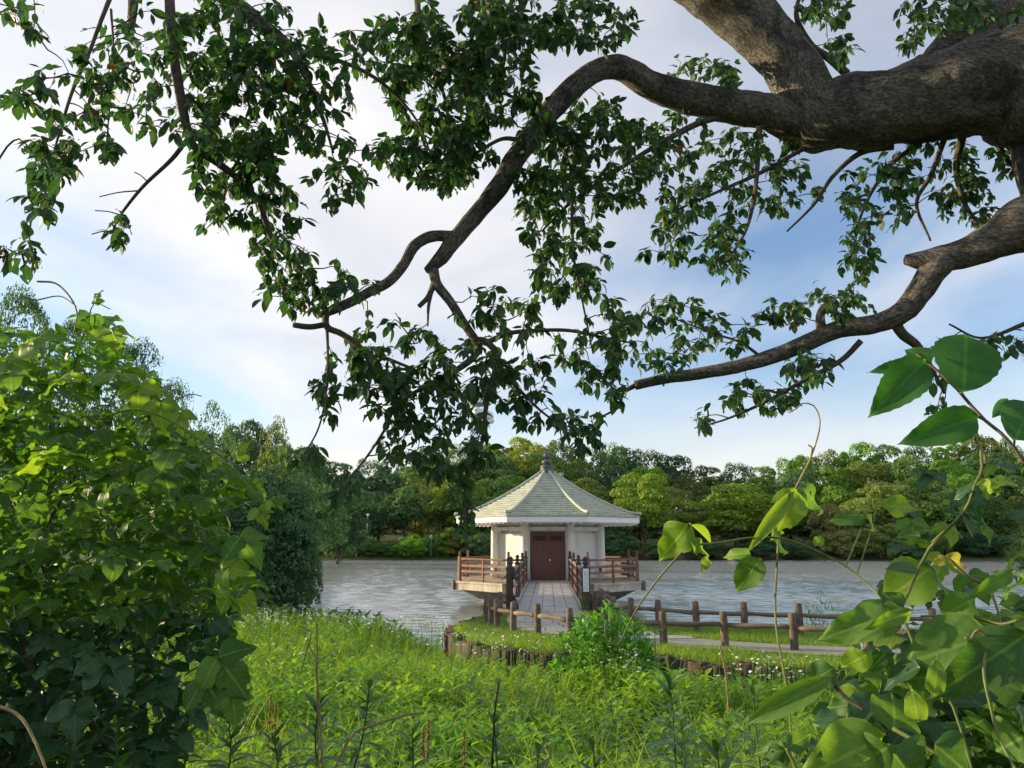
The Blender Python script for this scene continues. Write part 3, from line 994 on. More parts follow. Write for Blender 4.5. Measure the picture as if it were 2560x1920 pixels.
def make_bicycle():
    """parked against the railing, seen from the front"""
    x, y = -0.80, 18.55
    root = empty("bicycle", (x, y, 0.012))
    tag(root, "small bicycle with red grips parked against the left bridge railing", "bicycle")
    z0, wr = 0.012, 0.27
    lean = -0.08

    def P(dx, dy, dz): return (x + dx + lean * dz, y + dy, z0 + dz)
    for nm, dy in (("front_wheel", -0.02), ("rear_wheel", 0.92)):
        a = np.linspace(0, 2 * math.pi, 33)
        w = MB().tube([P(0, dy + wr * math.cos(t), wr + wr * math.sin(t)) for t in a], 0.022, 8, False).build(nm, M["black"], root, True)
        MB().tube([P(0, dy + (wr - 0.03) * math.cos(t), wr + (wr - 0.03) * math.sin(t)) for t in a], 0.010, 6, False).build("rim", M["chrome"], w, True)
        sp = MB()
        for t in a[:-1:2]:
            sp.tube([P(0, dy, wr), P(0, dy + (wr - 0.03) * math.cos(t), wr + (wr - 0.03) * math.sin(t))], 0.002, 4, False)
        sp.build("spokes", M["chrome"], w)
        MB().tube([P(-0.05, dy, wr), P(0.05, dy, wr)], 0.022, 8).build("hub", M["chrome"], w, True)
    fk = MB()
    for s in (-1, 1):
        fk.tube([P(s * 0.05, -0.02, wr), P(s * 0.045, 0.05, wr + 0.32), P(0, 0.07, wr + 0.36)], 0.013, 8)
    fk.build("fork", M["black"], root, True)
    fr = MB()
    fr.tube([P(0, 0.07, wr + 0.34), P(0, 0.10, 0.80)], 0.019, 8)
    fr.tube([P(0, 0.09, 0.70), P(0, 0.45, 0.33), P(0, 0.52, 0.30)], 0.018, 8)
    fr.tube([P(0, 0.50, 0.28), P(0, 0.62, 0.74)], 0.016, 8)
    for s in (-1, 1):
        fr.tube([P(s * 0.05, 0.92, wr), P(s * 0.02, 0.52, 0.29)], 0.010, 6)
        fr.tube([P(s * 0.05, 0.92, wr), P(s * 0.02, 0.60, 0.66)], 0.009, 6)
    fr.build("frame", M["bike_paint"], root, True)
    fd = MB()
    a = np.linspace(0.2, 2.6, 12)
    fd.tube([P(0, -0.02 + (wr + 0.04) * math.cos(t), wr + (wr + 0.04) * math.sin(t)) for t in a], 0.035, 8)
    fd.build("mudguard", M["bike_paint"], root, True)
    hb = MB()
    hb.tube([P(0, 0.10, 0.78), P(0, 0.08, 0.93)], 0.015, 8)
    hb.tube(spline([P(-0.24, 0.16, 0.84), P(-0.15, 0.10, 0.90), P(0, 0.07, 0.93), P(0.12, 0.10, 0.98), P(0.20, 0.16, 1.00)], 14), 0.013, 8)
    hb.build("handlebar", M["black"], root, True)
    MB().tube([P(-0.31, 0.22, 0.80), P(-0.235, 0.16, 0.845)], 0.021, 8).build("grip", M["bike_grip"], root, True)
    MB().tube([P(0.195, 0.16, 1.0), P(0.275, 0.22, 1.01)], 0.021, 8).build("grip", M["bike_grip"], root, True)
    MB().tube([P(0.05, -0.08, wr + 0.05), P(0.05, -0.01, wr + 0.05)], [0.045, 0.03], 12).build("headlamp", M["chrome"], root, True)
    sd = MB().tube(spline([P(0, 0.48, 0.80), P(0, 0.58, 0.81), P(0, 0.74, 0.82)], 8), [0.03, 0.035, 0.045, 0.06, 0.075, 0.085, 0.08, 0.05], 10)
    sd.build("saddle", M["black"], root, True)


make_bicycle()

# ================================================================== pavilion
PC = np.array((0.0, 35.5))
T8 = math.tan(math.pi / 8)


def octv(apothem, k):
    """vertex k of the octagon with a flat side towards the camera: k = 0 front right, going counter-clockwise"""
    r = apothem / math.cos(math.pi / 8)
    a = -math.pi / 2 + math.pi / 8 + k * math.pi / 4
    return PC + r * np.array((math.cos(a), math.sin(a)))


def make_pavilion():
    root = empty("lake_pavilion", (0, 35.5, -1.2))
    tag(root, "eight sided white pavilion with pale green tiled roof standing in the lake", "pavilion")
    AP = 2.50
    eave_ap, ez = 4.28, 2.84
    # ---- base: deck slab, corbel, pier
    def ring_prism(ap0, ap1, z0, z1):
        V, T = [], []
        for k in range(8):
            p = octv(ap0, k); V.append((p[0], p[1], z0))
        for k in range(8):
            p = octv(ap1, k); V.append((p[0], p[1], z1))
        V += [(PC[0], PC[1], z0), (PC[0], PC[1], z1)]
        for k in range(8):
            j = (k + 1) % 8
            T += [(k, j, j + 8), (k, j + 8, k + 8), (16, j, k), (17, k + 8, j + 8)]
        return V, T
    def crisp(mb, V, T):
        V = np.array(V); vv, tt = [], []
        for t in T:
            tt.append((len(vv), len(vv) + 1, len(vv) + 2)); vv += [V[i] for i in t]
        return mb.add(vv, tt)
    deck = crisp(MB(), *ring_prism(4.32, 4.32, -0.40, -0.025)).build("deck", M["concrete"], root)
    crisp(MB(), *ring_prism(4.38, 4.38, -0.10, -0.045)).build("deck_edge", M["concrete"], deck)
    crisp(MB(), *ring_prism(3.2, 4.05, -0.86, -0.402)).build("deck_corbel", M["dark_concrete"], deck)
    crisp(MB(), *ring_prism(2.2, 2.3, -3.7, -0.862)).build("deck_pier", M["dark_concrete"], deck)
    for k in range(8):
        p = octv(4.36, k)
        a = math.atan2(p[1] - PC[1], p[0] - PC[0])
        MB().box((p[0] - 0.12, p[1] - 0.13, -0.42), (p[0] + 0.04, p[1] + 0.13, -0.01), a, (p[0], p[1], 0)).build("corner_block", M["dark_concrete"], deck)
    # ---- walls between round columns
    wall = crisp(MB(), *ring_prism(AP - 0.24, AP - 0.24, -0.02, 2.95)).build("wall", M["white_wall"], root)
    for k in range(8):
        p = octv(AP, k)
        MB().tube([(p[0], p[1], z) for z in (-0.02, 0.5, 1.5, 2.3, 2.9)], 0.185, 24).build("column", M["white_wall"], root, True)
    for k in range(8):
        a, b = octv(AP, k), octv(AP, (k + 1) % 8)
        c = (a + b) / 2
        d = (b - a) / np.linalg.norm(b - a)
        nrm = np.array((d[1], -d[0]))
        front = k == 7
        L = np.linalg.norm(b - a)

        def strip(u0, u1, z0, z1, t0, t1, mat, name, par):
            """box on this wall: u along it, z up, t out of the axis plane of the columns"""
            A = c + d * u0; B = c + d * u1
            q = [A + nrm * t1, B + nrm * t1, B + nrm * t0, A + nrm * t0]
            return MB().hexa([(x, y, z0) for x, y in q] + [(x, y, z1) for x, y in q]).build(name, mat, par)
        e = L / 2 - 0.14
        strip(-e, e, 2.22, 2.40, -0.20, 0.05, M["white_wall"], "tie_beam", wall)
        strip(-e, e, 2.46, 2.86, -0.20, -0.10, M["wall_panel"], "frieze_panel", wall)
        strip(-e - 0.02, e + 0.02, 2.70, 2.92, -0.20, -0.04, M["white_wall"], "eave_beam", wall)
        if not front:
            strip(-e + 0.02, e - 0.02, 0.62, 2.10, -0.22, -0.15, M["wall_panel"], "wall_panel", wall)
            strip(-e + 0.02, e - 0.02, 0.10, 0.58, -0.22, -0.16, M["wall_panel"], "wall_panel", wall)
            for s in (-1, 1):
                strip(s * (e - 0.06) - 0.05, s * (e - 0.06) + 0.05, 0.0, 2.21, -0.20, -0.10, M["white_wall"], "wall_stile", wall)
        else:
            for s in (-1, 1):
                strip(s * 0.86 - 0.06, s * 0.86 + 0.06, 0.0, 2.215, -0.22, 0.0, M["white_wall"], "door_jamb", wall)
            door = strip(-0.795, 0.795, 0.03, 2.16, -0.22, -0.13, M["door"], "door", root)
            tag(door, "brown double door with two barred vents at the top")
            for s in (-1, 1):
                lf = strip(s * 0.395 - 0.385, s * 0.395 + 0.385, 0.05, 2.13, -0.13, -0.095, M["door"], "door_leaf", door)
                strip(s * 0.37 - 0.27, s * 0.37 + 0.27, 1.74, 2.03, -0.094, -0.088, M["door_dark"], "vent", door)
                for j in range(9):
                    u = s * 0.37 - 0.24 + j * 0.06
                    strip(u - 0.010, u + 0.010, 1.75, 2.02, -0.087, -0.070, M["door"], "vent_bar", door)
                for z in (1.75, 2.02):
                    strip(s * 0.37 - 0.29, s * 0.37 + 0.29, z - 0.02, z + 0.02, -0.087, -0.066, M["door"], "vent_rail", door)
                for (u0, u1, z0, z1) in ((0.17, 0.55, 1.345, 1.37), (0.17, 0.55, 0.93, 0.955), (0.15, 0.172, 0.93, 1.37), (0.55, 0.572, 0.93, 1.37)):
                    a0, a1 = sorted((s * u0, s * u1))
                    strip(a0, a1, z0, z1, -0.094, -0.080, M["door"], "moulding", door)
            MB().lathe([(0.03, 0), (0.045, 0.02), (0.045, 0.06), (0.02, 0.08)], (c[0] + 0.09, c[1] - 0.07, 0.88), 10).build("door_knob", M["white_paint"], door, True)
            strip(-0.95, 0.95, -0.02, 0.035, -0.2, 0.34, M["concrete"], "doorstep", root)
    # ---- roof
    top_ap, top_z = 0.27, 5.08
    H = top_z - ez

    def prof(t):
        return eave_ap + (top_ap - eave_ap) * t, ez + H * (0.60 * t + 0.40 * t * t)
    NC = 18
    shell = MB()
    V, T = [], []
    ts = np.linspace(0, 1, NC + 1)
    for t in ts:
        r, z = prof(t)
        for k in range(8):
            p = octv(r, k); V.append((p[0], p[1], z - 0.045))
    for i in range(NC):
        for k in range(8):
            j = (k + 1) % 8
            T += [(i * 8 + k, i * 8 + j, i * 8 + j + 8), (i * 8 + k, i * 8 + j + 8, i * 8 + k + 8)]
    roof = crisp(shell, V, T).build("roof", M["roof"], root)
    rng = random.Random(2)
    for k in range(8):
        j = (k + 1) % 8
        for i in range(NC):
            r0, z0 = prof(ts[i]); r1, z1 = prof(min(1.0, ts[i + 1] + 0.012))
            h = 0.085 + rng.uniform(-0.006, 0.008)
            n = 7 if i < 12 else 4
            # the lower lip of a course is not quite straight
            mb = MB()
            A0, B0, A1, B1 = octv(r0 + 0.02, k), octv(r0 + 0.02, j), octv(r1, k), octv(r1, j)
            VV, TT = [], []
            for q in range(n + 1):
                f = q / n
                lo = A0 * (1 - f) + B0 * f; hi = A1 * (1 - f) + B1 * f
                w = 0.012 * math.sin(q * 2.4 + i * 1.7 + k) if 0 < q < n else 0
                VV += [(lo[0], lo[1], z0 - 0.035), (lo[0], lo[1], z0 + h * 0.55 + w), (hi[0], hi[1], z1 + 0.002)]
            for q in range(n):
                b = q * 3
                TT += [(b, b + 3, b + 4), (b, b + 4, b + 1), (b + 1, b + 4, b + 5), (b + 1, b + 5, b + 2)]
            crisp(mb, VV, TT).build("shingle_course", M["roof"], roof)
    for k in range(8):
        q = []
        for t in np.linspace(-0.012, 1, 22):
            r, z = prof(max(t, 0))
            p = octv(r + (0.06 if t < 0 else 0.0), k)
            up = 0.05 + 0.10 * max(0, 0.10 - t) / 0.10
            q.append((p[0], p[1], z + up))
        MB().tube(q, 0.075, 8).build("hip_ridge", M["ridge"], roof, True)
        # eave board and boarded soffit with rafter ends
        j = (k + 1) % 8
        A, B = octv(eave_ap - 0.02, k), octv(eave_ap - 0.02, j)
        A2, B2 = octv(eave_ap - 0.09, k), octv(eave_ap - 0.09, j)
        MB().hexa([(A[0], A[1], ez - 0.27), (B[0], B[1], ez - 0.27), (B2[0], B2[1], ez - 0.27), (A2[0], A2[1], ez - 0.27), (A[0], A[1], ez - 0.045), (B[0], B[1], ez - 0.045), (B2[0], B2[1], ez - 0.045), (A2[0], A2[1], ez - 0.045)]).build("eave_board", M["fascia"], roof)
        A3, B3 = octv(AP - 0.1, k), octv(AP - 0.1, j)
        MB().hexa([(A2[0], A2[1], ez - 0.30), (B2[0], B2[1], ez - 0.30), (B3[0], B3[1], ez + 0.02), (A3[0], A3[1], ez + 0.02), (A2[0], A2[1], ez - 0.10), (B2[0], B2[1], ez - 0.10), (B3[0], B3[1], ez + 0.12), (A3[0], A3[1], ez + 0.12)]).build("soffit", M["fascia"], roof)
        for q in range(1, 12):
            f = q / 12
            a = A2 * (1 - f) + B2 * f; b = A3 * (1 - f) + B3 * f
            MB().bar((a[0], a[1], ez - 0.325), (b[0], b[1], ez - 0.01), 0.05, 0.06).build("rafter", M["fascia"], roof)
    # ---- finial
    fz = top_z - 0.10
    fb = crisp(MB(), *ring_prism(0.42, 0.36, fz, fz + 0.12)).build("finial", M["finial"], root)
    c = (PC[0], PC[1], fz)
    MB().lathe([(0.34, 0.12), (0.36, 0.15), (0.36, 0.19), (0.31, 0.22), (0.30, 0.34), (0.33, 0.37), (0.33, 0.41), (0.27, 0.44), (0.20, 0.47)], c, 20).build("finial_base", M["finial"], fb, True)
    MB().lathe([(0.14, 0.47), (0.16, 0.52), (0.24, 0.58), (0.26, 0.64), (0.22, 0.70), (0.10, 0.74), (0.08, 0.78)], c, 20).build("finial_bowl", M["finial"], fb, True)
    MB().lathe([(0.06, 0.78), (0.13, 0.84), (0.165, 0.93), (0.15, 1.02), (0.09, 1.11), (0.02, 1.22)], c, 16).build("finial_jewel", M["finial"], fb, True)
    fl = MB()
    for a in range(4):
        t = a * math.pi / 2 + 0.4
        u = np.array((math.cos(t), math.sin(t)))
        fl.tube(spline([(*(PC + u * 0.10), fz + 0.80), (*(PC + u * 0.20), fz + 0.92), (*(PC + u * 0.15), fz + 1.08), (*(PC + u * 0.03), fz + 1.26)], 10), np.linspace(0.022, 0.006, 10), 6)
    fl.build("finial_flame", M["finial"], fb, True)
    # ---- deck railings on the seven sides away from the bridge
    RAP = 4.08
    for k in range(8):
        j = (k + 1) % 8
        a, b = octv(RAP, k), octv(RAP, j)
        d = (b - a) / np.linalg.norm(b - a)
        if k == 7:
            spans = [(a, np.array((-1.08, a[1]))), (np.array((1.08, b[1])), b)]
        else:
            spans = [(a, b)]
        for (p, q) in spans:
            L = np.linalg.norm(q - p)
            A, B = np.array((*p, 0.0)), np.array((*q, 0.0))
            z = np.array((0, 0, 1.0))
            rl = MB().tube([A + z * 0.95 + (B - A) * t for t in np.linspace(0, 1, 8)], 0.045, 10).build("deck_railing", M["timber"], root, True)
            for hz in (0.655, 0.41, 0.115):
                MB().bar(A + z * hz, B + z * hz, 0.055, 0.10).build("rail", M["timber"], rl)
            if L > 2:
                m = (A + B) / 2
                MB().bar(m - z * 0.02, m + z * 0.90, 0.085, 0.085, up=(d[0], d[1], 0)).build("stile", M["timber"], rl)
                for f in (0.25, 0.75):
                    m = A * (1 - f) + B * f
                    MB().bar(m + z * 0.46, m + z * 0.605, 0.13, 0.05, up=(d[0], d[1], 0)).build("strut", M["timber"], rl)
            if L > 2:
                mb = MB().box((p[0] - 0.075, p[1] - 0.075, -0.02), (p[0] + 0.075, p[1] + 0.075, 1.06), math.atan2(d[1], d[0]))
                post_cap(mb, p[0], p[1], 1.06)
                mb.build("post", M["timber"], rl)
    p = octv(RAP, 7)
    mb = MB().box((p[0] - 0.075, p[1] - 0.075, -0.02), (p[0] + 0.075, p[1] + 0.075, 1.06))
    post_cap(mb, p[0], p[1], 1.06)
    mb.build("deck_post", M["timber"], root)


make_pavilion()


# ================================================================== far things: tower, lamps
def make_tower():
    d = 300.0
    base = at(1197, 1150, d)
    gz = float(ground_z(base[0], base[1])[0])
    root = empty("lattice_tower", (base[0], base[1], gz))
    tag(root, "tall pale steel lattice tower with round platforms rising behind the wood", "tower")
    top = at(1197, 990, d)[2]
    hw0, hw1 = 5.2, 2.6

    def hw(z): return hw0 + (hw1 - hw0) * min(1, (z - gz) / (top - gz)) ** 0.8
    cs = [(-1, -1), (1, -1), (1, 1), (-1, 1)]
    zs = np.linspace(gz, top, 15)
    for sx, sy in cs:
        MB().tube([(base[0] + sx * hw(z), base[1] + sy * hw(z), z) for z in zs], 0.28, 6).build("leg", M["steel"], root)
    for i in range(len(zs) - 1):
        br = MB()
        for q in range(4):
            (ax, ay), (bx, by) = cs[q], cs[(q + 1) % 4]
            z0, z1 = zs[i], zs[i + 1]
            A0 = (base[0] + ax * hw(z0), base[1] + ay * hw(z0), z0); B0 = (base[0] + bx * hw(z0), base[1] + by * hw(z0), z0)
            A1 = (base[0] + ax * hw(z1), base[1] + ay * hw(z1), z1); B1 = (base[0] + bx * hw(z1), base[1] + by * hw(z1), z1)
            br.tube([A0, B1], 0.13, 5, False); br.tube([B0, A1], 0.13, 5, False); br.tube([A1, B1], 0.14, 5, False)
        br.build("bracing", M["steel"], root)
    for py in (1012, 1043):
        z = at(1197, py, d)[2]
        r = 4.9
        pf = MB().lathe([(r, 0), (r, 0.35)], (base[0], base[1], z), 24).build("platform", M["steel"], root)
        rg = MB()
        for hz in (1.2, 2.2):
            rg.tube([(base[0] + r * math.cos(t), base[1] + r * math.sin(t), z + hz) for t in np.linspace(0, 2 * math.pi, 25)], 0.09, 5, False)
        for t in np.linspace(0, 2 * math.pi, 17)[:-1]:
            rg.tube([(base[0] + r * math.cos(t), base[1] + r * math.sin(t), z), (base[0] + r * math.cos(t), base[1] + r * math.sin(t), z + 2.2)], 0.08, 5, False)
        rg.build("guard_rail", M["steel"], pf)
    MB().lathe([(1.9, 0), (1.9, 2.6), (1.6, 3.1), (0.8, 3.4)], (base[0] - 1.0, base[1], top + 0.1), 20).build("radome", M["white_paint"], root, True)
    for (px, py, r) in ((1192, 1030, 1.9), (1222, 1040, 2.0), (1228, 1052, 1.3)):
        p = at(px, py, d - 5)
        MB().tube([(p[0], p[1], p[2]), (p[0], p[1] + 0.8, p[2]), (p[0], p[1] + 4.6, p[2])], [r, r * 0.9, 0.2], 20).build("dish", M["white_paint"], root, True)


make_tower()


def far_lamp(px, py, d, label, head_r, flat):
    p = at(px, py, d)
    gz = float(ground_z(p[0], p[1])[0])
    root = empty("park_lamp", (p[0], p[1], gz))
    tag(root, label, "lamp", "lamps on the far shore")
    MB().tube([(p[0], p[1], gz), (p[0], p[1], p[2] - 0.1)], [0.09, 0.06], 8).build("pole", M["steel"], root, True)
    prof = [(0.1, -0.12), (head_r, 0), (head_r * 0.95, flat * 0.6), (head_r * 0.4, flat)]
    MB().lathe(prof, p, 14).build("lamp_head", M["white_paint"], root, True)


far_lamp(920, 1288, 118.5, "white headed lamp post standing among dark trees on the far shore", 0.27, 0.22)
far_lamp(1078, 1346, 117.5, "short post with a pale round head between the shore bushes", 0.24, 0.45)
# ================================================================== leaves
def profile(tab):
    t, w = zip(*tab)
    return lambda s: np.interp(s, t, w)


OVAL = profile([(0, 0.004), (0.06, 0.07), (0.16, 0.17), (0.30, 0.235), (0.48, 0.26), (0.66, 0.225), (0.80, 0.15), (0.90, 0.075), (0.96, 0.025), (1, 0.002)])
HEART = profile([(0, 0.03), (0.04, 0.20), (0.12, 0.33), (0.26, 0.405), (0.42, 0.40), (0.60, 0.32), (0.76, 0.21), (0.88, 0.10), (0.95, 0.03), (1, 0.002)])
LOBED = profile([(0, 0.02), (0.05, 0.19), (0.14, 0.33), (0.26, 0.43), (0.36, 0.44), (0.44, 0.34), (0.50, 0.29), (0.60, 0.295), (0.72, 0.23), (0.84, 0.13), (0.94, 0.04), (1, 0.002)])
LANCE = profile([(0, 0.006), (0.12, 0.05), (0.38, 0.085), (0.68, 0.062), (0.88, 0.025), (1, 0.002)])
ROUND = profile([(0, 0.02), (0.06, 0.15), (0.20, 0.32), (0.40, 0.46), (0.60, 0.50), (0.78, 0.44), (0.90, 0.29), (0.97, 0.12), (1, 0.01)])


def leaf_tpl(left, right=None, rows=7, half=1, droop=0.15, fold=0.25, wave=0.0, serr=0.0, curl=0.0, bend=0.0, bites=()):
    """blade of length 1 along +Y, face up +Z, base at the origin"""
    right = right or left
    c = np.linspace(-1, 1, 2 * half + 1)
    V, UV, T = [], [], []
    ts = np.linspace(0, 1, rows + 1)
    for i, t in enumerate(ts):
        sw = 1 - serr * (i % 2)
        for q in c:
            w = (left(t) if q < 0 else right(t)) * sw
            x = q * w + bend * t * t
            z = fold * abs(x) - droop * t * t - curl * x * x + wave * math.sin(t * 9 + q * 2) * abs(q) * 0.05
            V.append((x, t, z)); UV.append((q * w, t))
    m = len(c)
    for i in range(rows):
        for j in range(m - 1):
            a = i * m + j
            for q, tri in enumerate(((a, a + 1, a + m + 1), (a, a + m + 1, a + m))):
                if (i, j, q) not in bites: T.append(tri)
    return np.array(V), np.array(T), np.array(UV)


def with_stalk(tpl, length, rad=0.012):
    V, T, UV = tpl
    n = len(V)
    s = np.array([(-rad, -length, 0), (rad, -length, 0), (rad, 0.02, 0), (-rad, 0.02, 0), (0, -length, rad * 1.5), (0, 0.02, rad * 1.5)])
    t = np.array([(0, 1, 5), (0, 5, 4), (1, 2, 5), (4, 5, 3), (0, 4, 3)]) + n
    return np.concatenate((V, s)), np.concatenate((T, t)), np.concatenate((UV, np.zeros((6, 2))))


def frame(d, nrm):
    """rotation matrix whose Y is d and whose Z is as near nrm as it can be"""
    y = np.asarray(d, float); y = y / np.linalg.norm(y)
    z = np.asarray(nrm, float); z = z - y * np.dot(z, y)
    l = np.linalg.norm(z)
    if l < 1e-5:
        z = np.cross(y, (1, 0, 0.01)); l = np.linalg.norm(z)
    z = z / l
    x = np.cross(y, z)
    return np.stack((x, y, z), 1)


def scatter(tpl, pos, rot, sc, tint):
    """joined copies of a template: pos (N,3), rot (N,3,3), sc (N,3)"""
    V, T, UV = tpl
    N = len(pos)
    P = np.einsum("nij,nvj->nvi", rot, V[None] * sc[:, None, :]) + pos[:, None, :]
    TT = (T[None] + (np.arange(N) * len(V))[:, None, None]).reshape(-1, 3)
    return P.reshape(-1, 3), TT, np.tile(UV, (N, 1)), np.repeat(tint, len(V))


def join(parts):
    V, T, U, C, n = [], [], [], [], 0
    for v, t, u, c in parts:
        V.append(v); T.append(t + n); U.append(u); C.append(c); n += len(v)
    return np.concatenate(V), np.concatenate(T), np.concatenate(U), np.concatenate(C)


def rot_z(a):
    c, s = np.cos(a), np.sin(a)
    o, z = np.ones_like(a), np.zeros_like(a)
    return np.stack((np.stack((c, -s, z), -1), np.stack((s, c, z), -1), np.stack((z, z, o), -1)), -2)


def to_matrix(p, rot, s):
    m = Matrix.Identity(4)
    for i in range(3):
        for j in range(3):
            m[i][j] = float(rot[i][j] * s[j])
        m[i][3] = float(p[i])
    return m


class Leaves:
    """leaves of one plant: the ones that show largest become parts, the rest one stuff part"""
    def __init__(self): self.L = []

    def add(self, p, rot, s, tpl=0, mat=0): self.L.append((np.asarray(p, float), rot, np.asarray(s, float), tpl, mat))

    def build(self, root, tpls, mats, name="leaf", most=300, rest="foliage"):
        L = self.L
        pos = np.array([a[0] for a in L])
        px, f = project(pos)
        size = np.array([a[2][1] * max(0.3, a[2][0] / a[2][1]) for a in L]) / f
        vis = (px[:, 0] > -10) & (px[:, 0] < 2570) & (px[:, 1] > -10) & (px[:, 1] < 1930)
        order = np.argsort(-(size * np.where(vis, 1, 0)))
        pick = set(int(i) for i in order[:most] if vis[i])
        me = {}
        for i in pick:
            p, rot, s, t, m = L[i]
            if (t, m) not in me:
                V, T, UV = tpls[t]
                me[(t, m)] = mesh_arrays(name, V, T, UV, None, True, mats[m])
            put(name, me[(t, m)], root, to_matrix(p, rot, s))
        others = [i for i in range(len(L)) if i not in pick]
        for m in range(len(mats)):
            parts = []
            for t in range(len(tpls)):
                ids = [i for i in others if L[i][3] == t and L[i][4] == m]
                if ids:
                    parts.append(scatter(tpls[t], np.array([L[i][0] for i in ids]), np.array([L[i][1] for i in ids]), np.array([L[i][2] for i in ids]), RNG.random(len(ids))))
            if parts:
                V, T, U, C = join(parts)
                o = put(rest, mesh_arrays(rest, V, T, U, C, True, mats[m]), root)
                o["kind"] = "stuff"


def rnd_unit():
    v = RNG.normal(size=3)
    return v / np.linalg.norm(v)


# ================================================================== the tree overhead
def make_big_tree():
    root = empty("broadleaf_tree", (3.9, 3.9, 0.1))
    tag(root, "large evergreen tree overhead, grey limbs and drooping leafy twigs across the sky", "tree")
    nodes = []          # attachment nodes for twigs

    def branch(name, pts, n=40, sides=12, lump=0.10, attach=True, seed=0.0, lscale=5.0):
        Q = np.array([(*atd(x, y, d), r * DS * d / FPX) for x, y, d, r in pts])
        S = spline(Q, n)
        S[:, 3] = np.maximum(S[:, 3], 0.0025)
        MB().tube(S[:, :3], S[:, 3], sides, True, lump, lscale, seed).build(name, M["bark"] if pts[0][3] > 12 else M["twig"], root, True)
        if attach:
            for q in S[::2]: nodes.append(q[:3])
        return S
    # trunk just outside the frame, then the great limb
    base = np.array((3.9, 3.9, 0.1))
    tk = np.array([(*base + (0.1, 0, -0.6), 0.50), (*base, 0.42), (3.8, 3.85, 0.9, 0.34), (3.55, 3.75, 1.8, 0.32), (3.3, 3.7, 2.6, 0.33), (3.0, 3.68, 3.35, 0.34), (*atd(2330, 150, 3.7), 0.33), (*atd(2300, -60, 3.75), 0.22), (*atd(2290, -330, 3.8), 0.13), (*atd(2240, -620, 3.9), 0.03)])
    S = spline(tk, 60)
    MB().tube(S[:, :3], S[:, 3], 28, True, 0.12, 3.0, 1.0).build("trunk", M["bark"], root, True)
    branch("limb", [(2420, 160, 3.65, 165), (2290, 175, 3.66, 160), (2212, 180, 3.68, 150), (2140, 178, 3.7, 125), (2060, 200, 3.74, 103), (1980, 218, 3.78, 94), (1900, 236, 3.82, 86), (1830, 246, 3.86, 82), (1770, 256, 3.9, 78), (1725, 262, 3.92, 60)], 70, 36, 0.13, False, 2.0, 6.0)
    branch("burl", [(2235, 90, 3.62, 30), (2190, 62, 3.62, 62), (2135, 52, 3.63, 56), (2080, 72, 3.66, 42), (2030, 110, 3.7, 26), (1985, 140, 3.74, 12)], 26, 20, 0.34, False, 3.0, 9.0)
    branch("limb", [(1800, 262, 3.88, 60), (1752, 218, 3.88, 64), (1712, 152, 3.86, 62), (1650, 76, 3.82, 64), (1568, 0, 3.76, 68), (1470, -70, 3.7, 66), (1340, -140, 3.6, 60)], 46, 30, 0.11, False, 4.0, 7.0)
    branch("limb", [(1790, 268, 3.9, 52), (1730, 262, 3.92, 50), (1650, 240, 3.9, 42), (1560, 226, 3.85, 40), (1470, 207, 3.78, 36), (1400, 182, 3.7, 33), (1340, 146, 3.62, 29), (1285, 155, 3.56, 27), (1230, 198, 3.52, 27), (1185, 245, 3.48, 26), (1145, 300, 3.45, 25), (1108, 352, 3.42, 24), (1082, 398, 3.4, 23), (1040, 450, 3.36, 20), (985, 515, 3.32, 19), (950, 560, 3.3, 17), (921, 586, 3.3, 9)], 90, 20, 0.12, True, 5.0, 9.0)
    branch("limb", [(2420, 430, 3.2, 80), (2300, 452, 3.25, 72), (2212, 486, 3.3, 60), (2150, 518, 3.36, 44), (2090, 545, 3.42, 34), (2020, 562, 3.46, 30), (1955, 561, 3.48, 12)], 40, 22, 0.12, False, 6.0, 7.0)
    branch("limb", [(2040, 560, 3.44, 30), (2012, 590, 3.46, 28), (1985, 632, 3.5, 26), (1948, 676, 3.54, 24), (1890, 700, 3.6, 21), (1810, 712, 3.66, 20), (1740, 742, 3.72, 18), (1650, 776, 3.78, 16), (1550, 800, 3.84, 14), (1450, 816, 3.9, 12), (1372, 832, 3.92, 10)], 70, 16, 0.13, True, 7.0, 9.0)
    S_ = branch
    S_("branch", [(985, 512, 3.32, 14), (935, 510, 3.31, 13), (896, 530, 3.3, 13), (872, 572, 3.29, 12), (840, 608, 3.28, 12), (795, 632, 3.27, 11), (750, 656, 3.26, 11), (704, 676, 3.25, 10), (690, 682, 3.25, 6)], 44, 12, 0.12, seed=8.0, lscale=12)
    S_("branch", [(936, 584, 3.3, 13), (945, 616, 3.3, 12), (975, 655, 3.3, 11), (1003, 700, 3.3, 10), (1030, 742, 3.3, 9), (1026, 768, 3.29, 8), (985, 800, 3.28, 7), (925, 832, 3.26, 5.5), (860, 872, 3.22, 4), (830, 930, 3.18, 3), (790, 990, 3.12, 2.5), (742, 1048, 3.08, 2)], 60, 10, 0.1, seed=9.0, lscale=12)
    S_("branch", [(1022, 735, 3.3, 9), (1050, 738, 3.3, 8), (1074, 768, 3.28, 7.5), (1068, 805, 3.25, 6.5), (1050, 880, 3.2, 5), (1042, 950, 3.16, 4), (1010, 1040, 3.12, 3), (996, 1132, 3.1, 2)], 44, 10, 0.1, seed=10.0, lscale=12)
    S_("branch", [(1065, 790, 3.28, 5), (1110, 830, 3.3, 4), (1160, 880, 3.3, 3), (1200, 910, 3.3, 2), (1250, 930, 3.3, 1.6)], 24, 8, seed=10.5)
    S_("branch", [(1046, 742, 3.3, 7), (1100, 720, 3.33, 5.5), (1160, 714, 3.36, 4.5), (1230, 714, 3.4, 4), (1300, 728, 3.46, 3), (1370, 742, 3.52, 2)], 30, 8, seed=11.0)
    S_("branch", [(938, 610, 3.3, 8), (926, 640, 3.3, 7), (905, 662, 3.3, 6)], 10, 8, seed=12.0)
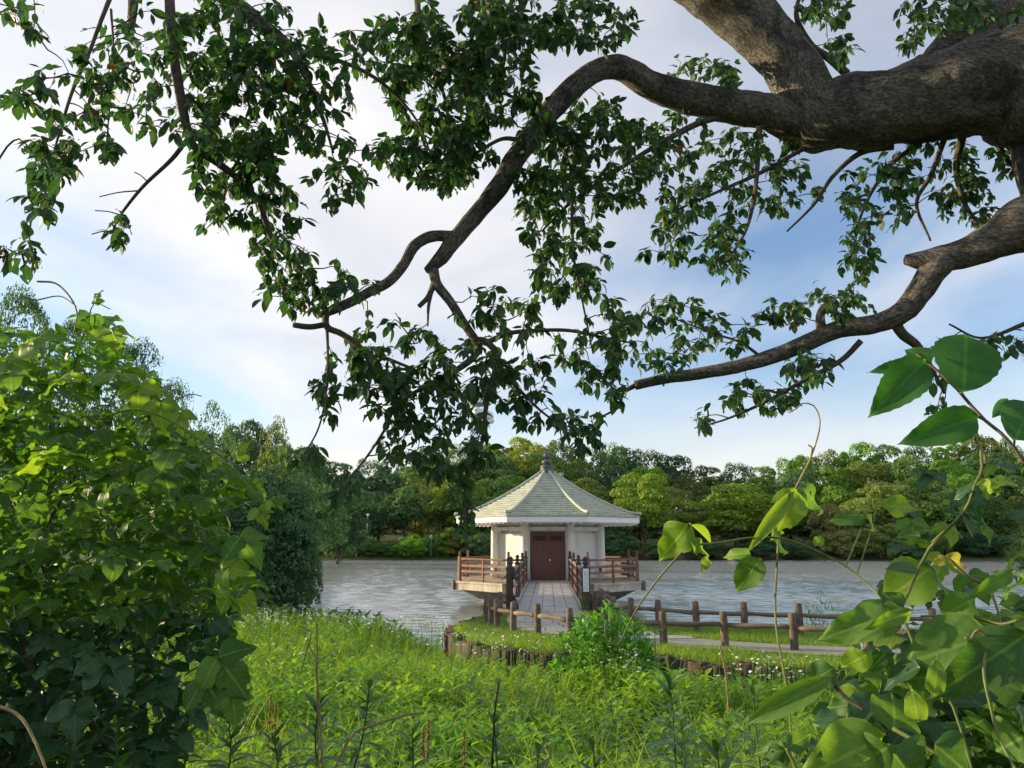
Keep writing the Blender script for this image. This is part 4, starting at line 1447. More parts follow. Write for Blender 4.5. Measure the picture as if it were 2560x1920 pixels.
    S_("branch", [(936, 612, 3.3, 6), (926, 660, 3.29, 4), (924, 705, 3.28, 2)], 12, 8, seed=12.5)
    S_("branch", [(704, 672, 3.25, 9), (706, 706, 3.24, 8), (740, 722, 3.24, 7), (790, 758, 3.23, 6), (850, 780, 3.22, 4), (900, 800, 3.2, 3)], 24, 8, seed=13.0)
    S_("branch", [(708, 700, 3.24, 7), (670, 706, 3.24, 7), (634, 702, 3.24, 6.5)], 10, 8, seed=13.5)
    S_("branch", [(706, 704, 3.24, 4), (708, 770, 3.2, 3), (704, 850, 3.16, 2.5), (688, 925, 3.12, 2), (655, 985, 3.05, 1.6)], 26, 7, seed=14.0)
    S_("branch", [(704, 672, 3.25, 7), (680, 620, 3.2, 6), (640, 570, 3.14, 6), (590, 520, 3.08, 6), (560, 440, 3.0, 7), (520, 392, 2.94, 8), (470, 352, 2.88, 9), (425, 322, 2.84, 10), (408, 296, 2.82, 11), (396, 240, 2.78, 12), (384, 175, 2.74, 12), (372, 90, 2.7, 12.5), (366, -30, 2.66, 13), (372, -120, 2.7, 14)], 80, 12, 0.1, seed=15.0, lscale=12)
    S_("branch", [(404, 302, 2.82, 6), (370, 345, 2.82, 5), (310, 402, 2.82, 4), (262, 462, 2.82, 3), (242, 502, 2.82, 2)], 24, 8, seed=16.0)
    for (a, b, c, d) in ((300, 412, 215, 425), (262, 465, 205, 455), (244, 500, 198, 506), (318, 392, 290, 372)):
        S_("branch", [(a, b, 2.82, 1.8), ((a + c) / 2, (b + d) / 2 - 3, 2.82, 1.4), (c, d, 2.82, 0.9)], 8, 6, attach=False)
    S_("branch", [(390, -120, 2.8, 26), (470, -20, 2.85, 22), (540, 32, 2.88, 20), (600, 82, 2.9, 17), (632, 110, 2.92, 13), (660, 162, 2.94, 9), (686, 232, 2.98, 7), (700, 262, 3.0, 5), (720, 330, 3.02, 3)], 50, 12, 0.1, seed=17.0, lscale=12)
    S_("branch", [(630, 108, 2.92, 9), (590, 122, 2.92, 8), (552, 136, 2.92, 6), (535, 200, 2.94, 4), (545, 260, 2.96, 3)], 24, 8, seed=18.0)
    S_("branch", [(632, 108, 2.92, 8), (720, 128, 2.96, 6), (790, 156, 3.0, 5), (850, 200, 3.06, 4), (900, 260, 3.12, 3), (930, 330, 3.16, 2)], 30, 8, seed=19.0)
    S_("branch", [(288, -60, 2.7, 13), (287, 10, 2.7, 12), (284, 55, 2.7, 9), (283, 78, 2.7, 3)], 12, 10, 0.15, seed=20.0, lscale=14)
    S_("branch", [(260, -60, 2.5, 6), (220, 40, 2.5, 5), (190, 120, 2.5, 4.5), (157, 195, 2.5, 4), (125, 298, 2.48, 3), (95, 406, 2.46, 2)], 30, 8, seed=21.0)
    S_("branch", [(240, 20, 2.5, 3), (245, 120, 2.5, 2.5), (236, 240, 2.5, 2), (228, 330, 2.5, 1.5)], 16, 7, seed=21.5)
    S_("branch", [(-60, 250, 2.4, 3), (0, 232, 2.4, 3), (50, 215, 2.4, 2.4), (90, 190, 2.4, 1.6)], 14, 7, seed=22.0)
    S_("branch", [(-60, 480, 2.35, 3), (0, 340, 2.36, 2.4), (40, 300, 2.38, 2), (70, 330, 2.4, 1.4)], 14, 7, seed=22.5)
    S_("branch", [(-80, 560, 2.3, 3), (-10, 560, 2.3, 2.2), (30, 545, 2.3, 1.5)], 10, 7, seed=22.7)
    S_("branch", [(-60, 10, 2.4, 3), (0, 30, 2.4, 2.6), (60, 65, 2.4, 1.6)], 10, 7, seed=22.8)
    # boughs running just above the frame
    S_("bough", [(1340, -140, 3.6, 50), (1200, -90, 3.5, 36), (1060, -60, 3.4, 30), (900, -50, 3.3, 26), (740, -60, 3.2, 24), (560, -110, 3.0, 24), (390, -120, 2.8, 22), (200, -90, 2.6, 16), (-60, -80, 2.4, 10)], 80, 14, 0.1, seed=23.0)
    for k, (x0, pts) in enumerate(((0, [(900, -50, 3.3, 9), (905, 40, 3.26, 7), (930, 130, 3.24, 6), (965, 230, 3.24, 4), (960, 330, 3.24, 2.5)]),
                                   (0, [(1060, -60, 3.4, 8), (1070, 30, 3.36, 6), (1090, 120, 3.36, 5), (1060, 220, 3.34, 3)]),
                                   (0, [(1200, -90, 3.5, 8), (1210, 0, 3.46, 6), (1240, 70, 3.46, 4), (1300, 100, 3.5, 2.5)]),
                                   (0, [(1130, 305, 3.46, 7), (1085, 300, 3.42, 5), (1030, 330, 3.36, 4), (980, 360, 3.3, 2.5)]),
                                   (0, [(1560, 250, 3.85, 9), (1500, 270, 3.82, 8), (1400, 325, 3.75, 6), (1300, 390, 3.65, 5), (1230, 440, 3.55, 4), (1170, 500, 3.46, 2.5)]),
                                   (0, [(1150, 280, 3.46, 6), (1200, 300, 3.5, 5), (1232, 360, 3.5, 4.5), (1236, 480, 3.46, 4), (1240, 560, 3.42, 3.4), (1260, 660, 3.4, 2.4), (1280, 760, 3.4, 1.6)]),
                                   (0, [(1640, 270, 3.9, 8), (1637, 340, 3.88, 6), (1630, 420, 3.86, 5), (1610, 500, 3.84, 3.5), (1560, 580, 3.82, 2)]),
                                   (0, [(1790, 310, 3.92, 8), (1740, 320, 3.95, 6), (1650, 370, 3.95, 5), (1560, 410, 3.92, 4), (1470, 450, 3.88, 2.6)]),
                                   (0, [(1930, 315, 3.9, 10), (1860, 330, 3.95, 7), (1800, 380, 3.98, 5), (1760, 440, 4.0, 3.5), (1700, 500, 4.0, 2)]),
                                   (0, [(1990, 310, 3.9, 7), (1930, 350, 4.0, 5), (1880, 420, 4.0, 4), (1850, 500, 4.0, 3), (1850, 580, 4.0, 1.8)]),
                                   (0, [(2080, 290, 3.9, 9), (2066, 360, 3.98, 7), (2080, 430, 4.0, 5), (2110, 480, 4.0, 3)]),
                                   (0, [(2040, 300, 3.9, 7), (2010, 380, 4.0, 5), (1980, 440, 4.0, 4), (2010, 520, 4.0, 2.4)]),
                                   (0, [(2150, 300, 3.9, 7), (2180, 350, 3.98, 5), (2230, 400, 4.0, 3)]),
                                   (0, [(1930, 690, 3.56, 12), (1950, 722, 3.6, 11), (1982, 748, 3.64, 9), (2010, 790, 3.7, 5), (2040, 850, 3.75, 2.5)]),
                                   (0, [(1860, 736, 3.65, 7), (1815, 780, 3.72, 6), (1740, 820, 3.78, 5), (1660, 865, 3.82, 4), (1570, 905, 3.86, 2.5), (1500, 925, 3.86, 1.4)]),
                                   (0, [(1775, 715, 3.68, 12), (1772, 685, 3.68, 10), (1780, 660, 3.68, 8)]),
                                   (0, [(1376, 830, 3.92, 6), (1345, 850, 3.9, 4), (1335, 880, 3.88, 3), (1290, 905, 3.84, 2)]),
                                   (0, [(1650, 776, 3.8, 4), (1600, 740, 3.84, 3), (1540, 720, 3.86, 2.4), (1460, 690, 3.88, 1.6)]),
                                   (0, [(2300, 660, 3.6, 6), (2212, 700, 3.7, 5), (2120, 730, 3.75, 3), (2050, 700, 3.78, 2)]),
                                   (0, [(2000, 10, 3.55, 5), (1975, -60, 3.5, 6), (2060, -120, 3.6, 8)]),
                                   (0, [(1830, 160, 3.85, 10), (1790, 125, 3.85, 9), (1750, 95, 3.85, 8), (1720, 30, 3.8, 6), (1740, -40, 3.75, 4)]))):
        S_("branch", pts, 26, 8, 0.08, seed=30.0 + k)
    # ---- whorls of leaves
    blobs = [(50, 50, 60, 45, 3, 2.4), (60, 200, 60, 36, 4, 2.4), (190, 150, 70, 70, 7, 2.5), (110, 330, 60, 60, 7, 2.45), (90, 410, 60, 50, 5, 2.42), (200, 290, 60, 50, 6, 2.5), (30, 550, 45, 34, 3, 2.3), (258, 498, 30, 20, 2, 2.8),
             (330, 90, 80, 80, 9, 2.7), (470, 100, 110, 90, 20, 2.85), (600, 120, 100, 100, 19, 2.9), (560, 240, 130, 90, 24, 3.0), (420, 260, 60, 50, 6, 2.8), (300, 240, 60, 80, 6, 2.7), (520, 370, 100, 70, 20, 3.0), (470, 470, 40, 40, 4, 3.0), (580, 470, 75, 75, 14, 3.05),
             (620, 560, 65, 55, 10, 3.15), (600, 640, 45, 35, 4, 3.2), (680, 640, 55, 45, 6, 3.2), (720, 310, 60, 60, 5, 3.0), (740, 400, 70, 40, 6, 3.0), (700, 230, 60, 50, 6, 3.0), (760, 120, 50, 50, 5, 3.0),
             (880, 100, 90, 90, 20, 3.1), (1000, 60, 100, 70, 20, 3.2), (1120, 60, 100, 60, 18, 3.3), (1260, 50, 110, 55, 16, 3.4), (960, 200, 110, 90, 28, 3.2), (1080, 180, 90, 80, 19, 3.3), (930, 320, 90, 65, 15, 3.2), (1000, 320, 70, 60, 11, 3.25), (850, 330, 40, 45, 4, 3.1), (940, 390, 45, 35, 5, 3.2),
             (1180, 330, 80, 90, 20, 3.5), (1280, 280, 110, 60, 18, 3.6), (1210, 480, 90, 70, 14, 3.42), (1230, 580, 85, 65, 14, 3.35), (1170, 420, 60, 60, 7, 3.4), (1330, 380, 80, 60, 11, 3.6), (1430, 300, 100, 50, 14, 3.8), (1440, 400, 90, 70, 12, 3.8), (1500, 520, 110, 70, 14, 3.8), (1560, 430, 90, 60, 11, 3.9), (1590, 330, 80, 50, 10, 3.95), (1570, 560, 60, 40, 5, 3.8),
             (1500, 150, 60, 28, 5, 3.9), (1580, 170, 40, 30, 3, 3.9), (760, 610, 55, 35, 4, 3.2), (860, 760, 100, 65, 16, 3.2), (780, 790, 70, 65, 9, 3.2), (930, 870, 85, 75, 17, 3.2), (850, 860, 55, 55, 7, 3.2), (1030, 660, 55, 45, 5, 3.25), (1100, 690, 70, 45, 7, 3.3), (1030, 800, 80, 60, 12, 3.2), (1120, 820, 75, 55, 8, 3.3), (960, 980, 65, 55, 8, 3.15), (1040, 960, 36, 55, 4, 3.15), (1000, 1090, 26, 55, 5, 3.1), (870, 960, 45, 45, 4, 3.15), (745, 1050, 34, 28, 3, 3.05), (662, 980, 40, 26, 2, 3.0), (704, 850, 24, 60, 4, 3.15),
             (1270, 760, 65, 55, 8, 3.4), (1250, 930, 65, 36, 6, 3.3), (1170, 890, 55, 36, 4, 3.3), (1330, 700, 55, 55, 7, 3.55), (1300, 840, 45, 36, 4, 3.5), (1450, 680, 80, 36, 8, 3.9), (1430, 770, 90, 36, 7, 3.9), (1560, 720, 75, 36, 6, 3.9), (1700, 680, 55, 32, 4, 3.9), (1830, 660, 55, 26, 5, 3.8), (1750, 800, 55, 36, 6, 3.85), (1650, 860, 85, 36, 8, 3.85), (1515, 910, 24, 12, 2, 3.86),
             (1700, 400, 80, 70, 7, 4.0), (1850, 540, 45, 65, 7, 4.0), (1900, 420, 80, 70, 11, 4.05), (2020, 360, 110, 60, 11, 4.05), (2100, 430, 80, 50, 8, 4.1), (2180, 340, 40, 40, 4, 4.1), (1690, 330, 50, 26, 4, 4.0), (2000, 30, 70, 36, 6, 3.45), (2120, 20, 80, 30, 5, 3.5), (1960, 90, 26, 18, 2, 3.5), (1780, 20, 60, 28, 6, 3.7), (1810, 110, 36, 26, 3, 3.85), (2050, 790, 50, 40, 3, 3.7), (2035, 905, 26, 22, 2, 3.75), (2170, 740, 40, 25, 2, 3.75)]
    W = []
    for (cx, cy, rx, ry, n, dep) in blobs:
        more = 2.5 if (820 < cx < 1350 and cy < 450) or (400 < cx < 640 and cy < 420) else (2.7 if cx > 1640 else (2.15 if cx > 1100 else 1.75))
        rx, ry = rx * 1.06, ry * 1.06
        for _ in range(int(n * more * 1.22 + 0.5)):
            a, r = RNG.uniform(0, 2 * math.pi), math.sqrt(RNG.random())
            W.append(atd(cx + rx * r * math.cos(a), cy + ry * r * math.sin(a), dep + RNG.uniform(-0.28, 0.28)))
    W = np.array(W)
    N0 = np.array(nodes)
    dist = np.array([np.min(np.linalg.norm(N0 - w, axis=1)) for w in W])
    order = np.argsort(dist)
    cap = len(N0) + len(W) * 8
    NN = np.zeros((cap, 3)); NN[:len(N0)] = N0; nn = len(N0)
    tw = MB()
    lv = Leaves()
    berries = []
    for i in order:
        w = W[i]
        dd = np.linalg.norm(NN[:nn] - w, axis=1)
        # prefer to grow from a node that is not below the tip
        dd = dd + np.where(NN[:nn, 2] < w[2] - 0.02, 0.10, 0.0)
        a = NN[int(np.argmin(dd))].copy()
        L = np.linalg.norm(w - a)
        if L > 0.9: continue
        mid1 = a * 0.66 + w * 0.34 + RNG.normal(0, 0.06, 3) * L + np.array((0, 0, 0.10 * L))
        mid2 = a * 0.33 + w * 0.67 + RNG.normal(0, 0.06, 3) * L + np.array((0, 0, 0.10 * L))
        P = spline(np.array([a, mid1, mid2, w]), 7)
        r0 = 0.0022 + 0.004 * min(1, L / 0.4)
        tw.tube(P, np.linspace(r0, 0.0013, 7), 5, False)
        for q in P[2:]:
            NN[nn] = q; nn += 1
        tdir = P[-1] - P[-2]; tdir /= np.linalg.norm(tdir) + 1e-9
        tdir = tdir * 0.6 + np.array((0, 0, -0.35)); tdir /= np.linalg.norm(tdir)
        k = int(RNG.integers(5, 8))
        ph = RNG.uniform(0, 6.28)
        e1 = np.cross(tdir, (0.3, 0.2, 1.0)); e1 /= np.linalg.norm(e1); e2 = np.cross(tdir, e1)
        for j in range(k):
            t = ph + j * 2.4
            rad = e1 * math.cos(t) + e2 * math.sin(t)
            back = min(0.7 * L, 0.17) * RNG.random() ** 1.2
            d = rad * RNG.uniform(0.55, 1.05) + tdir * RNG.uniform(0.1, 0.8) + np.array((0, 0, -RNG.uniform(0.1, 1.0)))
            nrm = np.array((0, 0, 0.75)) + rad * 0.5 + rnd_unit() * 0.5
            s = RNG.uniform(0.043, 0.077)
            lv.add(P[-1] - tdir * back + d / np.linalg.norm(d) * 0.012, frame(d, nrm), (s * RNG.uniform(0.9, 1.25), s, s), int(RNG.integers(0, 6)), 1 if RNG.random() < 0.008 else 0)
        if RNG.random() < 0.55:
            for _ in range(int(RNG.integers(5, 12))):
                berries.append((P[-1] - tdir * 0.012, rnd_unit() * RNG.uniform(0.012, 0.032) + np.array((0, 0, -0.006))))
    o = tw.build("twigs", M["twig"], root, True); o["kind"] = "stuff"
    NARROW = lambda t: OVAL(t) * 0.82
    WIDE = lambda t: OVAL(np.minimum(1, t * 0.96 + 0.04)) * 1.08
    tpls = [with_stalk(q, 0.16) for q in (leaf_tpl(OVAL, None, 7, 1, 0.22, 0.35, 0, bend=0.06), leaf_tpl(OVAL, NARROW, 7, 1, 0.40, 0.2, 0, bend=-0.08), leaf_tpl(NARROW, None, 7, 1, 0.10, 0.5, 0, bend=0.03), leaf_tpl(WIDE, OVAL, 8, 2, 0.30, 0.3, 1.2, bend=-0.04, bites=((5, 3, 0), (5, 3, 1), (6, 3, 0))), leaf_tpl(WIDE, None, 8, 2, 0.15, 0.25, 1.0, bend=0.05, bites=((2, 0, 1), (3, 0, 0), (3, 0, 1), (6, 2, 0))), leaf_tpl(OVAL, WIDE, 7, 1, -0.12, 0.4, 0, bend=0.1))]
    lv.build(root, tpls, [M["tree_leaf"], M["spent_leaf"]])
    bm = MB()
    octa_v = np.array([(1, 0, 0), (-1, 0, 0), (0, 1, 0), (0, -1, 0), (0, 0, 1), (0, 0, -1)], float)
    octa_t = np.array([(0, 2, 4), (2, 1, 4), (1, 3, 4), (3, 0, 4), (2, 0, 5), (1, 2, 5), (3, 1, 5), (0, 3, 5)])
    C0 = np.array([c for c, d in berries]); D0 = np.array([d for c, d in berries])
    n = len(C0)
    bm.add(((C0 + D0)[:, None, :] + octa_v[None] * 0.0034).reshape(-1, 3), (octa_t[None] + (np.arange(n) * 6)[:, None, None]).reshape(-1, 3))
    side = np.array((0.0006, 0.0004, 0.0))      # short stalks
    bm.add(np.stack((C0 - side, C0 + side, C0 + D0), 1).reshape(-1, 3), np.arange(n * 3).reshape(-1, 3))
    o = bm.build("berries", M["berry"], root, True); o["kind"] = "stuff"


make_big_tree()


# ================================================================== climbing plants in the left and right foreground
TPL_KUDZU = [leaf_tpl(LOBED, None, 12, 3, 0.25, 0.22, 1.5, 0, 0.35), leaf_tpl(LOBED, HEART, 12, 3, 0.22, 0.18, 1.5, 0, 0.3), leaf_tpl(HEART, LOBED, 12, 3, 0.22, 0.18, 1.5, 0, 0.3), leaf_tpl(HEART, None, 10, 3, 0.28, 0.16, 1.3, 0, 0.3), leaf_tpl(ROUND, None, 16, 2, 0.06, 0.10, 0.5, 0.05), leaf_tpl(HEART, None, 18, 2, 0.16, 0.25, 0.6, 0.06), leaf_tpl(OVAL, None, 7, 1, 0.2, 0.35), leaf_tpl(HEART, None, 10, 3, 0.28, 0.16, 1.8, 0, 0.3, 0.06, ((4, 5, 0), (4, 5, 1), (5, 5, 0), (7, 1, 1), (7, 0, 0), (7, 0, 1))), leaf_tpl(LOBED, HEART, 12, 3, 0.3, 0.15, 1.8, 0, 0.3, -0.06, ((6, 0, 0), (6, 0, 1), (7, 0, 1), (8, 4, 0), (3, 2, 1)))]
CAMP = np.array((0, 0, EYE))


def in_poly(poly, n):
    lo, hi = poly.min(0), poly.max(0)
    out = []
    while len(out) < n:
        p = RNG.uniform(lo, hi, (n * 2, 2))
        out += list(p[inside(p, poly)])
    return np.array(out[:n])


def trifoliate(lv, p, d, up, s, mat, reach=0.0):
    """three leaflets on one stalk: p leaf joint, d outward direction"""
    d = d / np.linalg.norm(d)
    up = up - d * np.dot(up, d); up /= np.linalg.norm(up)
    side = np.cross(d, up)
    lv.add(p + d * s * 0.28, frame(d + up * -0.25, up), (s, s, s), int(RNG.choice((0, 3, 7, 8))), mat)
    for q, t in ((1, 1), (-1, 2)):
        dd = side * q * 0.95 + d * 0.35 - up * 0.15
        lv.add(p, frame(dd, up + side * q * 0.25), (s * 0.92, s * 0.92, s * 0.92), t, mat)


def make_left_shrub():
    root = empty("vine_covered_shrub", (-2.6, 3.9, 0.0))
    tag(root, "dense leafy shrub smothered in broad vine leaves, filling the left foreground", "shrub")
    upper = np.array([(-150, 690), (0, 715), (60, 705), (130, 735), (185, 665), (230, 690), (265, 770), (330, 810), (385, 880), (440, 960), (510, 1010), (560, 1050), (520, 1095), (470, 1125), (520, 1195), (545, 1255), (520, 1330), (470, 1340), (-150, 1350)], float)
    lower = np.array([(-150, 1330), (500, 1330), (490, 1400), (505, 1470), (455, 1510), (400, 1560), (370, 1720), (-150, 1720)], float)
    gaps = [(270, 1440, 26, 26), (355, 1400, 26, 30), (405, 1440, 28, 34), (310, 1500, 24, 22), (385, 1520, 26, 26)]
    lv = Leaves()
    # small oval leaves through the whole volume
    for poly, n in ((upper, 3300), (lower, 2600)):
        for x, y in in_poly(poly, n):
            if poly is lower and any(((x - gx) / rx) ** 2 + ((y - gy) / ry) ** 2 < 1 for gx, gy, rx, ry in gaps) and RNG.random() < 0.85: continue
            dep = 3.15 + (1.5 if poly is upper else 2.0) * RNG.random() ** 0.8 + 0.25 * max(0, (900 - y) / 400)
            p = atd(x, y, dep)
            h = rnd_unit(); h[2] = h[2] * 0.5 - 0.25; h[0] += 0.25
            s = RNG.uniform(0.055, 0.115)
            lv.add(p, frame(h, np.array((-0.2, -0.15, 1.0)) + rnd_unit() * 0.6), (s * 1.15, s, s), 6 if RNG.random() < 0.7 else 3, 0 if y < 1330 else 1)  # leaves low down take the darker material, painting in the shrub's inner shade
    # the shrub goes on unseen to the left, added to shade its lower leaves
    outer = np.array([(-700, 1150), (-150, 1050), (-150, 1720), (-700, 1720)], float)
    for x, y in in_poly(outer, 1000):
        h = rnd_unit(); h[2] = h[2] * 0.5 - 0.25
        s = RNG.uniform(0.10, 0.19)
        lv.add(atd(x, y, 2.9 + 1.9 * RNG.random()), frame(h, np.array((-0.4, 0.0, 1.0)) + rnd_unit() * 0.6), (s, s, s), 3, 0)
    # broad vine leaves over its face
    n = 0
    for x, y in np.concatenate((in_poly(upper, 85), in_poly(lower, 26))):
        if y > 1330 and any(((x - gx) / rx) ** 2 + ((y - gy) / ry) ** 2 < 1 for gx, gy, rx, ry in gaps): continue
        dep = 2.85 + 0.7 * RNG.random() + 0.3 * max(0, (900 - y) / 400)
        p = atd(x, y, dep)
        out = np.array((0.5, -0.75, -0.15)) + rnd_unit() * 0.6
        up = np.array((0.1, -0.45, 0.9)) + rnd_unit() * 0.38
        s = RNG.uniform(0.085, 0.15)
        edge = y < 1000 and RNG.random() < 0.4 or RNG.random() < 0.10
        trifoliate(lv, p, out, up, s, 3 if edge else (2 if y < 1330 else 4))  # low vine leaves get the dark material too, shade put into their colour
    # sprays that stand out against the sky and the far trees, with their runners
    vn = MB()
    runs = [([(215, 905, 3.1), (285, 885, 3.05), (360, 905, 3.0), (430, 950, 3.0), (500, 1000, 3.0), (560, 1020, 3.0), (612, 1027, 3.0), (648, 1016, 3.0)], 0.0045, "vine"),
            ([(150, 830, 3.6), (175, 740, 3.5), (190, 690, 3.45), (205, 655, 3.45), (238, 668, 3.45)], 0.004, "vine"),
            ([(80, 608, 3.5), (120, 612, 3.5), (150, 640, 3.5), (166, 675, 3.5), (160, 720, 3.5)], 0.006, "dryvine"),
            ([(80, 648, 3.5), (130, 640, 3.5), (165, 662, 3.5)], 0.004, "dryvine"),
            ([(330, 890, 3.1), (372, 868, 3.1), (410, 852, 3.1), (436, 856, 3.1)], 0.004, "vine"),
            ([(-20, 1520, 2.5), (40, 1545, 2.5), (75, 1600, 2.45), (110, 1690, 2.4)], 0.006, "dryvine"),
            ([(420, 1135, 3.0), (470, 1150, 3.0), (520, 1150, 3.0)], 0.004, "vine"),
            ([(460, 1120, 3.0), (500, 1100, 3.0), (545, 1085, 3.0), (590, 1070, 3.0)], 0.004, "vine")]
    for pts, r, m in runs:
        P = spline(np.array([atd(*q) for q in pts]), 18)
        MB().tube(P, np.linspace(r, r * 0.6, 18), 6).build("vine_stem", M[m], root, True)
    stems = [(-2.75, 4.1), (-2.3, 3.9), (-3.1, 4.3), (-2.6, 3.6), (-3.3, 3.8), (-2.5, 4.3)]
    for k, (sx, sy) in enumerate(stems):
        z0 = float(ground_z(sx, sy)[0]) - 0.1
        q = np.array([(sx, sy, z0), (sx + RNG.uniform(-.15, .2), sy + RNG.uniform(-.1, .1), z0 + 0.8), (sx + RNG.uniform(-.3, .35), sy + RNG.uniform(-.2, .2), z0 + 1.6), (sx + RNG.uniform(-.4, .4), sy + RNG.uniform(-.2, .2), z0 + 2.3)])
        q[:, 2] = z0 + (q[:, 2] - z0) * (0.62 if sx > -2.4 else 0.9)
        P = spline(q, 16)
        MB().tube(P, np.linspace(0.028, 0.008, 16), 8, True, 0.1, 14, k).build("stem", M["twig"], root, True)
        for j in range(9):
            a = P[RNG.integers(4, 15)]
            b = a + np.array((RNG.uniform(-0.5, 0.3), RNG.uniform(-0.4, 0.3), RNG.uniform(-0.1, 0.28)))
            vn.tube(spline(np.array([a, (a + b) / 2 + RNG.normal(0, 0.04, 3), b]), 6), np.linspace(0.007, 0.002, 6), 5, False)
    for (x, y, s, dep, dx, dy, mt) in ((205, 652, 0.075, 3.45, 0.3, 1, 3), (232, 690, 0.085, 3.45, 1, 0.1, 3), (190, 700, 0.10, 3.45, -.3, .6, 0), (390, 895, 0.10, 3.02, .3, -1, 3), (420, 935, 0.08, 3.0, -.2, -1, 3), (470, 985, 0.06, 3.0, -.3, -1, 3), (512, 985, 0.08, 3.0, .4, .6, 3),
                                       (560, 1035, 0.05, 3.0, .1, -1, 3), (585, 1080, 0.07, 3.0, .8, -.3, 3), (560, 1100, 0.09, 3.0, .6, -.8, 3), (600, 1075, 0.06, 3.0, 1, -.2, 0), (520, 1160, 0.16, 2.95, .7, -.6, 2), (480, 1230, 0.14, 2.95, .8, .1, 3), (500, 1270, 0.15, 2.95, .7, -.5, 3), (470, 1420, 0.20, 2.9, .7, -.6, 2), (440, 1470, 0.17, 2.9, .8, -.7, 2), (500, 1500, 0.12, 2.9, .4, -1, 2), (300, 830, 0.15, 3.05, .2, -1, 3), (345, 870, 0.13, 3.05, .3, -1, 3), (60, 740, 0.2, 3.2, .9, .3, 3), (10, 780, 0.2, 3.2, .9, -.2, 3)):
        p = atd(x, y, dep)
        trifoliate(lv, p, np.array((dx, -0.25, dy), float), np.array((0.1, -0.75, 0.6)) + rnd_unit() * 0.2, s * 0.8, mt)
    o = vn.build("branchlets", M["twig"], root, True); o["kind"] = "stuff"
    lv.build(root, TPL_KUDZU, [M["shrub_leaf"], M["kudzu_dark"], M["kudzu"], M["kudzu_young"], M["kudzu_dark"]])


make_left_shrub()


def traced_leaf(lv, base, tip, width, dep, tpl, mat, face=(0, -1, 0.55), dd=0.0):
    a = at(base[0], base[1], dep); b = at(tip[0], tip[1], dep + dd)
    L = np.linalg.norm(b - a)
    w = width * dep / FPX * 1.02
    full = {0: 0.86, 1: 0.84, 2: 0.84, 3: 0.81, 4: 1.0, 5: 0.81, 6: 0.52, 7: 0.81, 8: 0.84}[tpl]
    lv.add(a, frame(b - a, np.asarray(face, float) + rnd_unit() * 0.12), (w / full, L, L), tpl, mat)


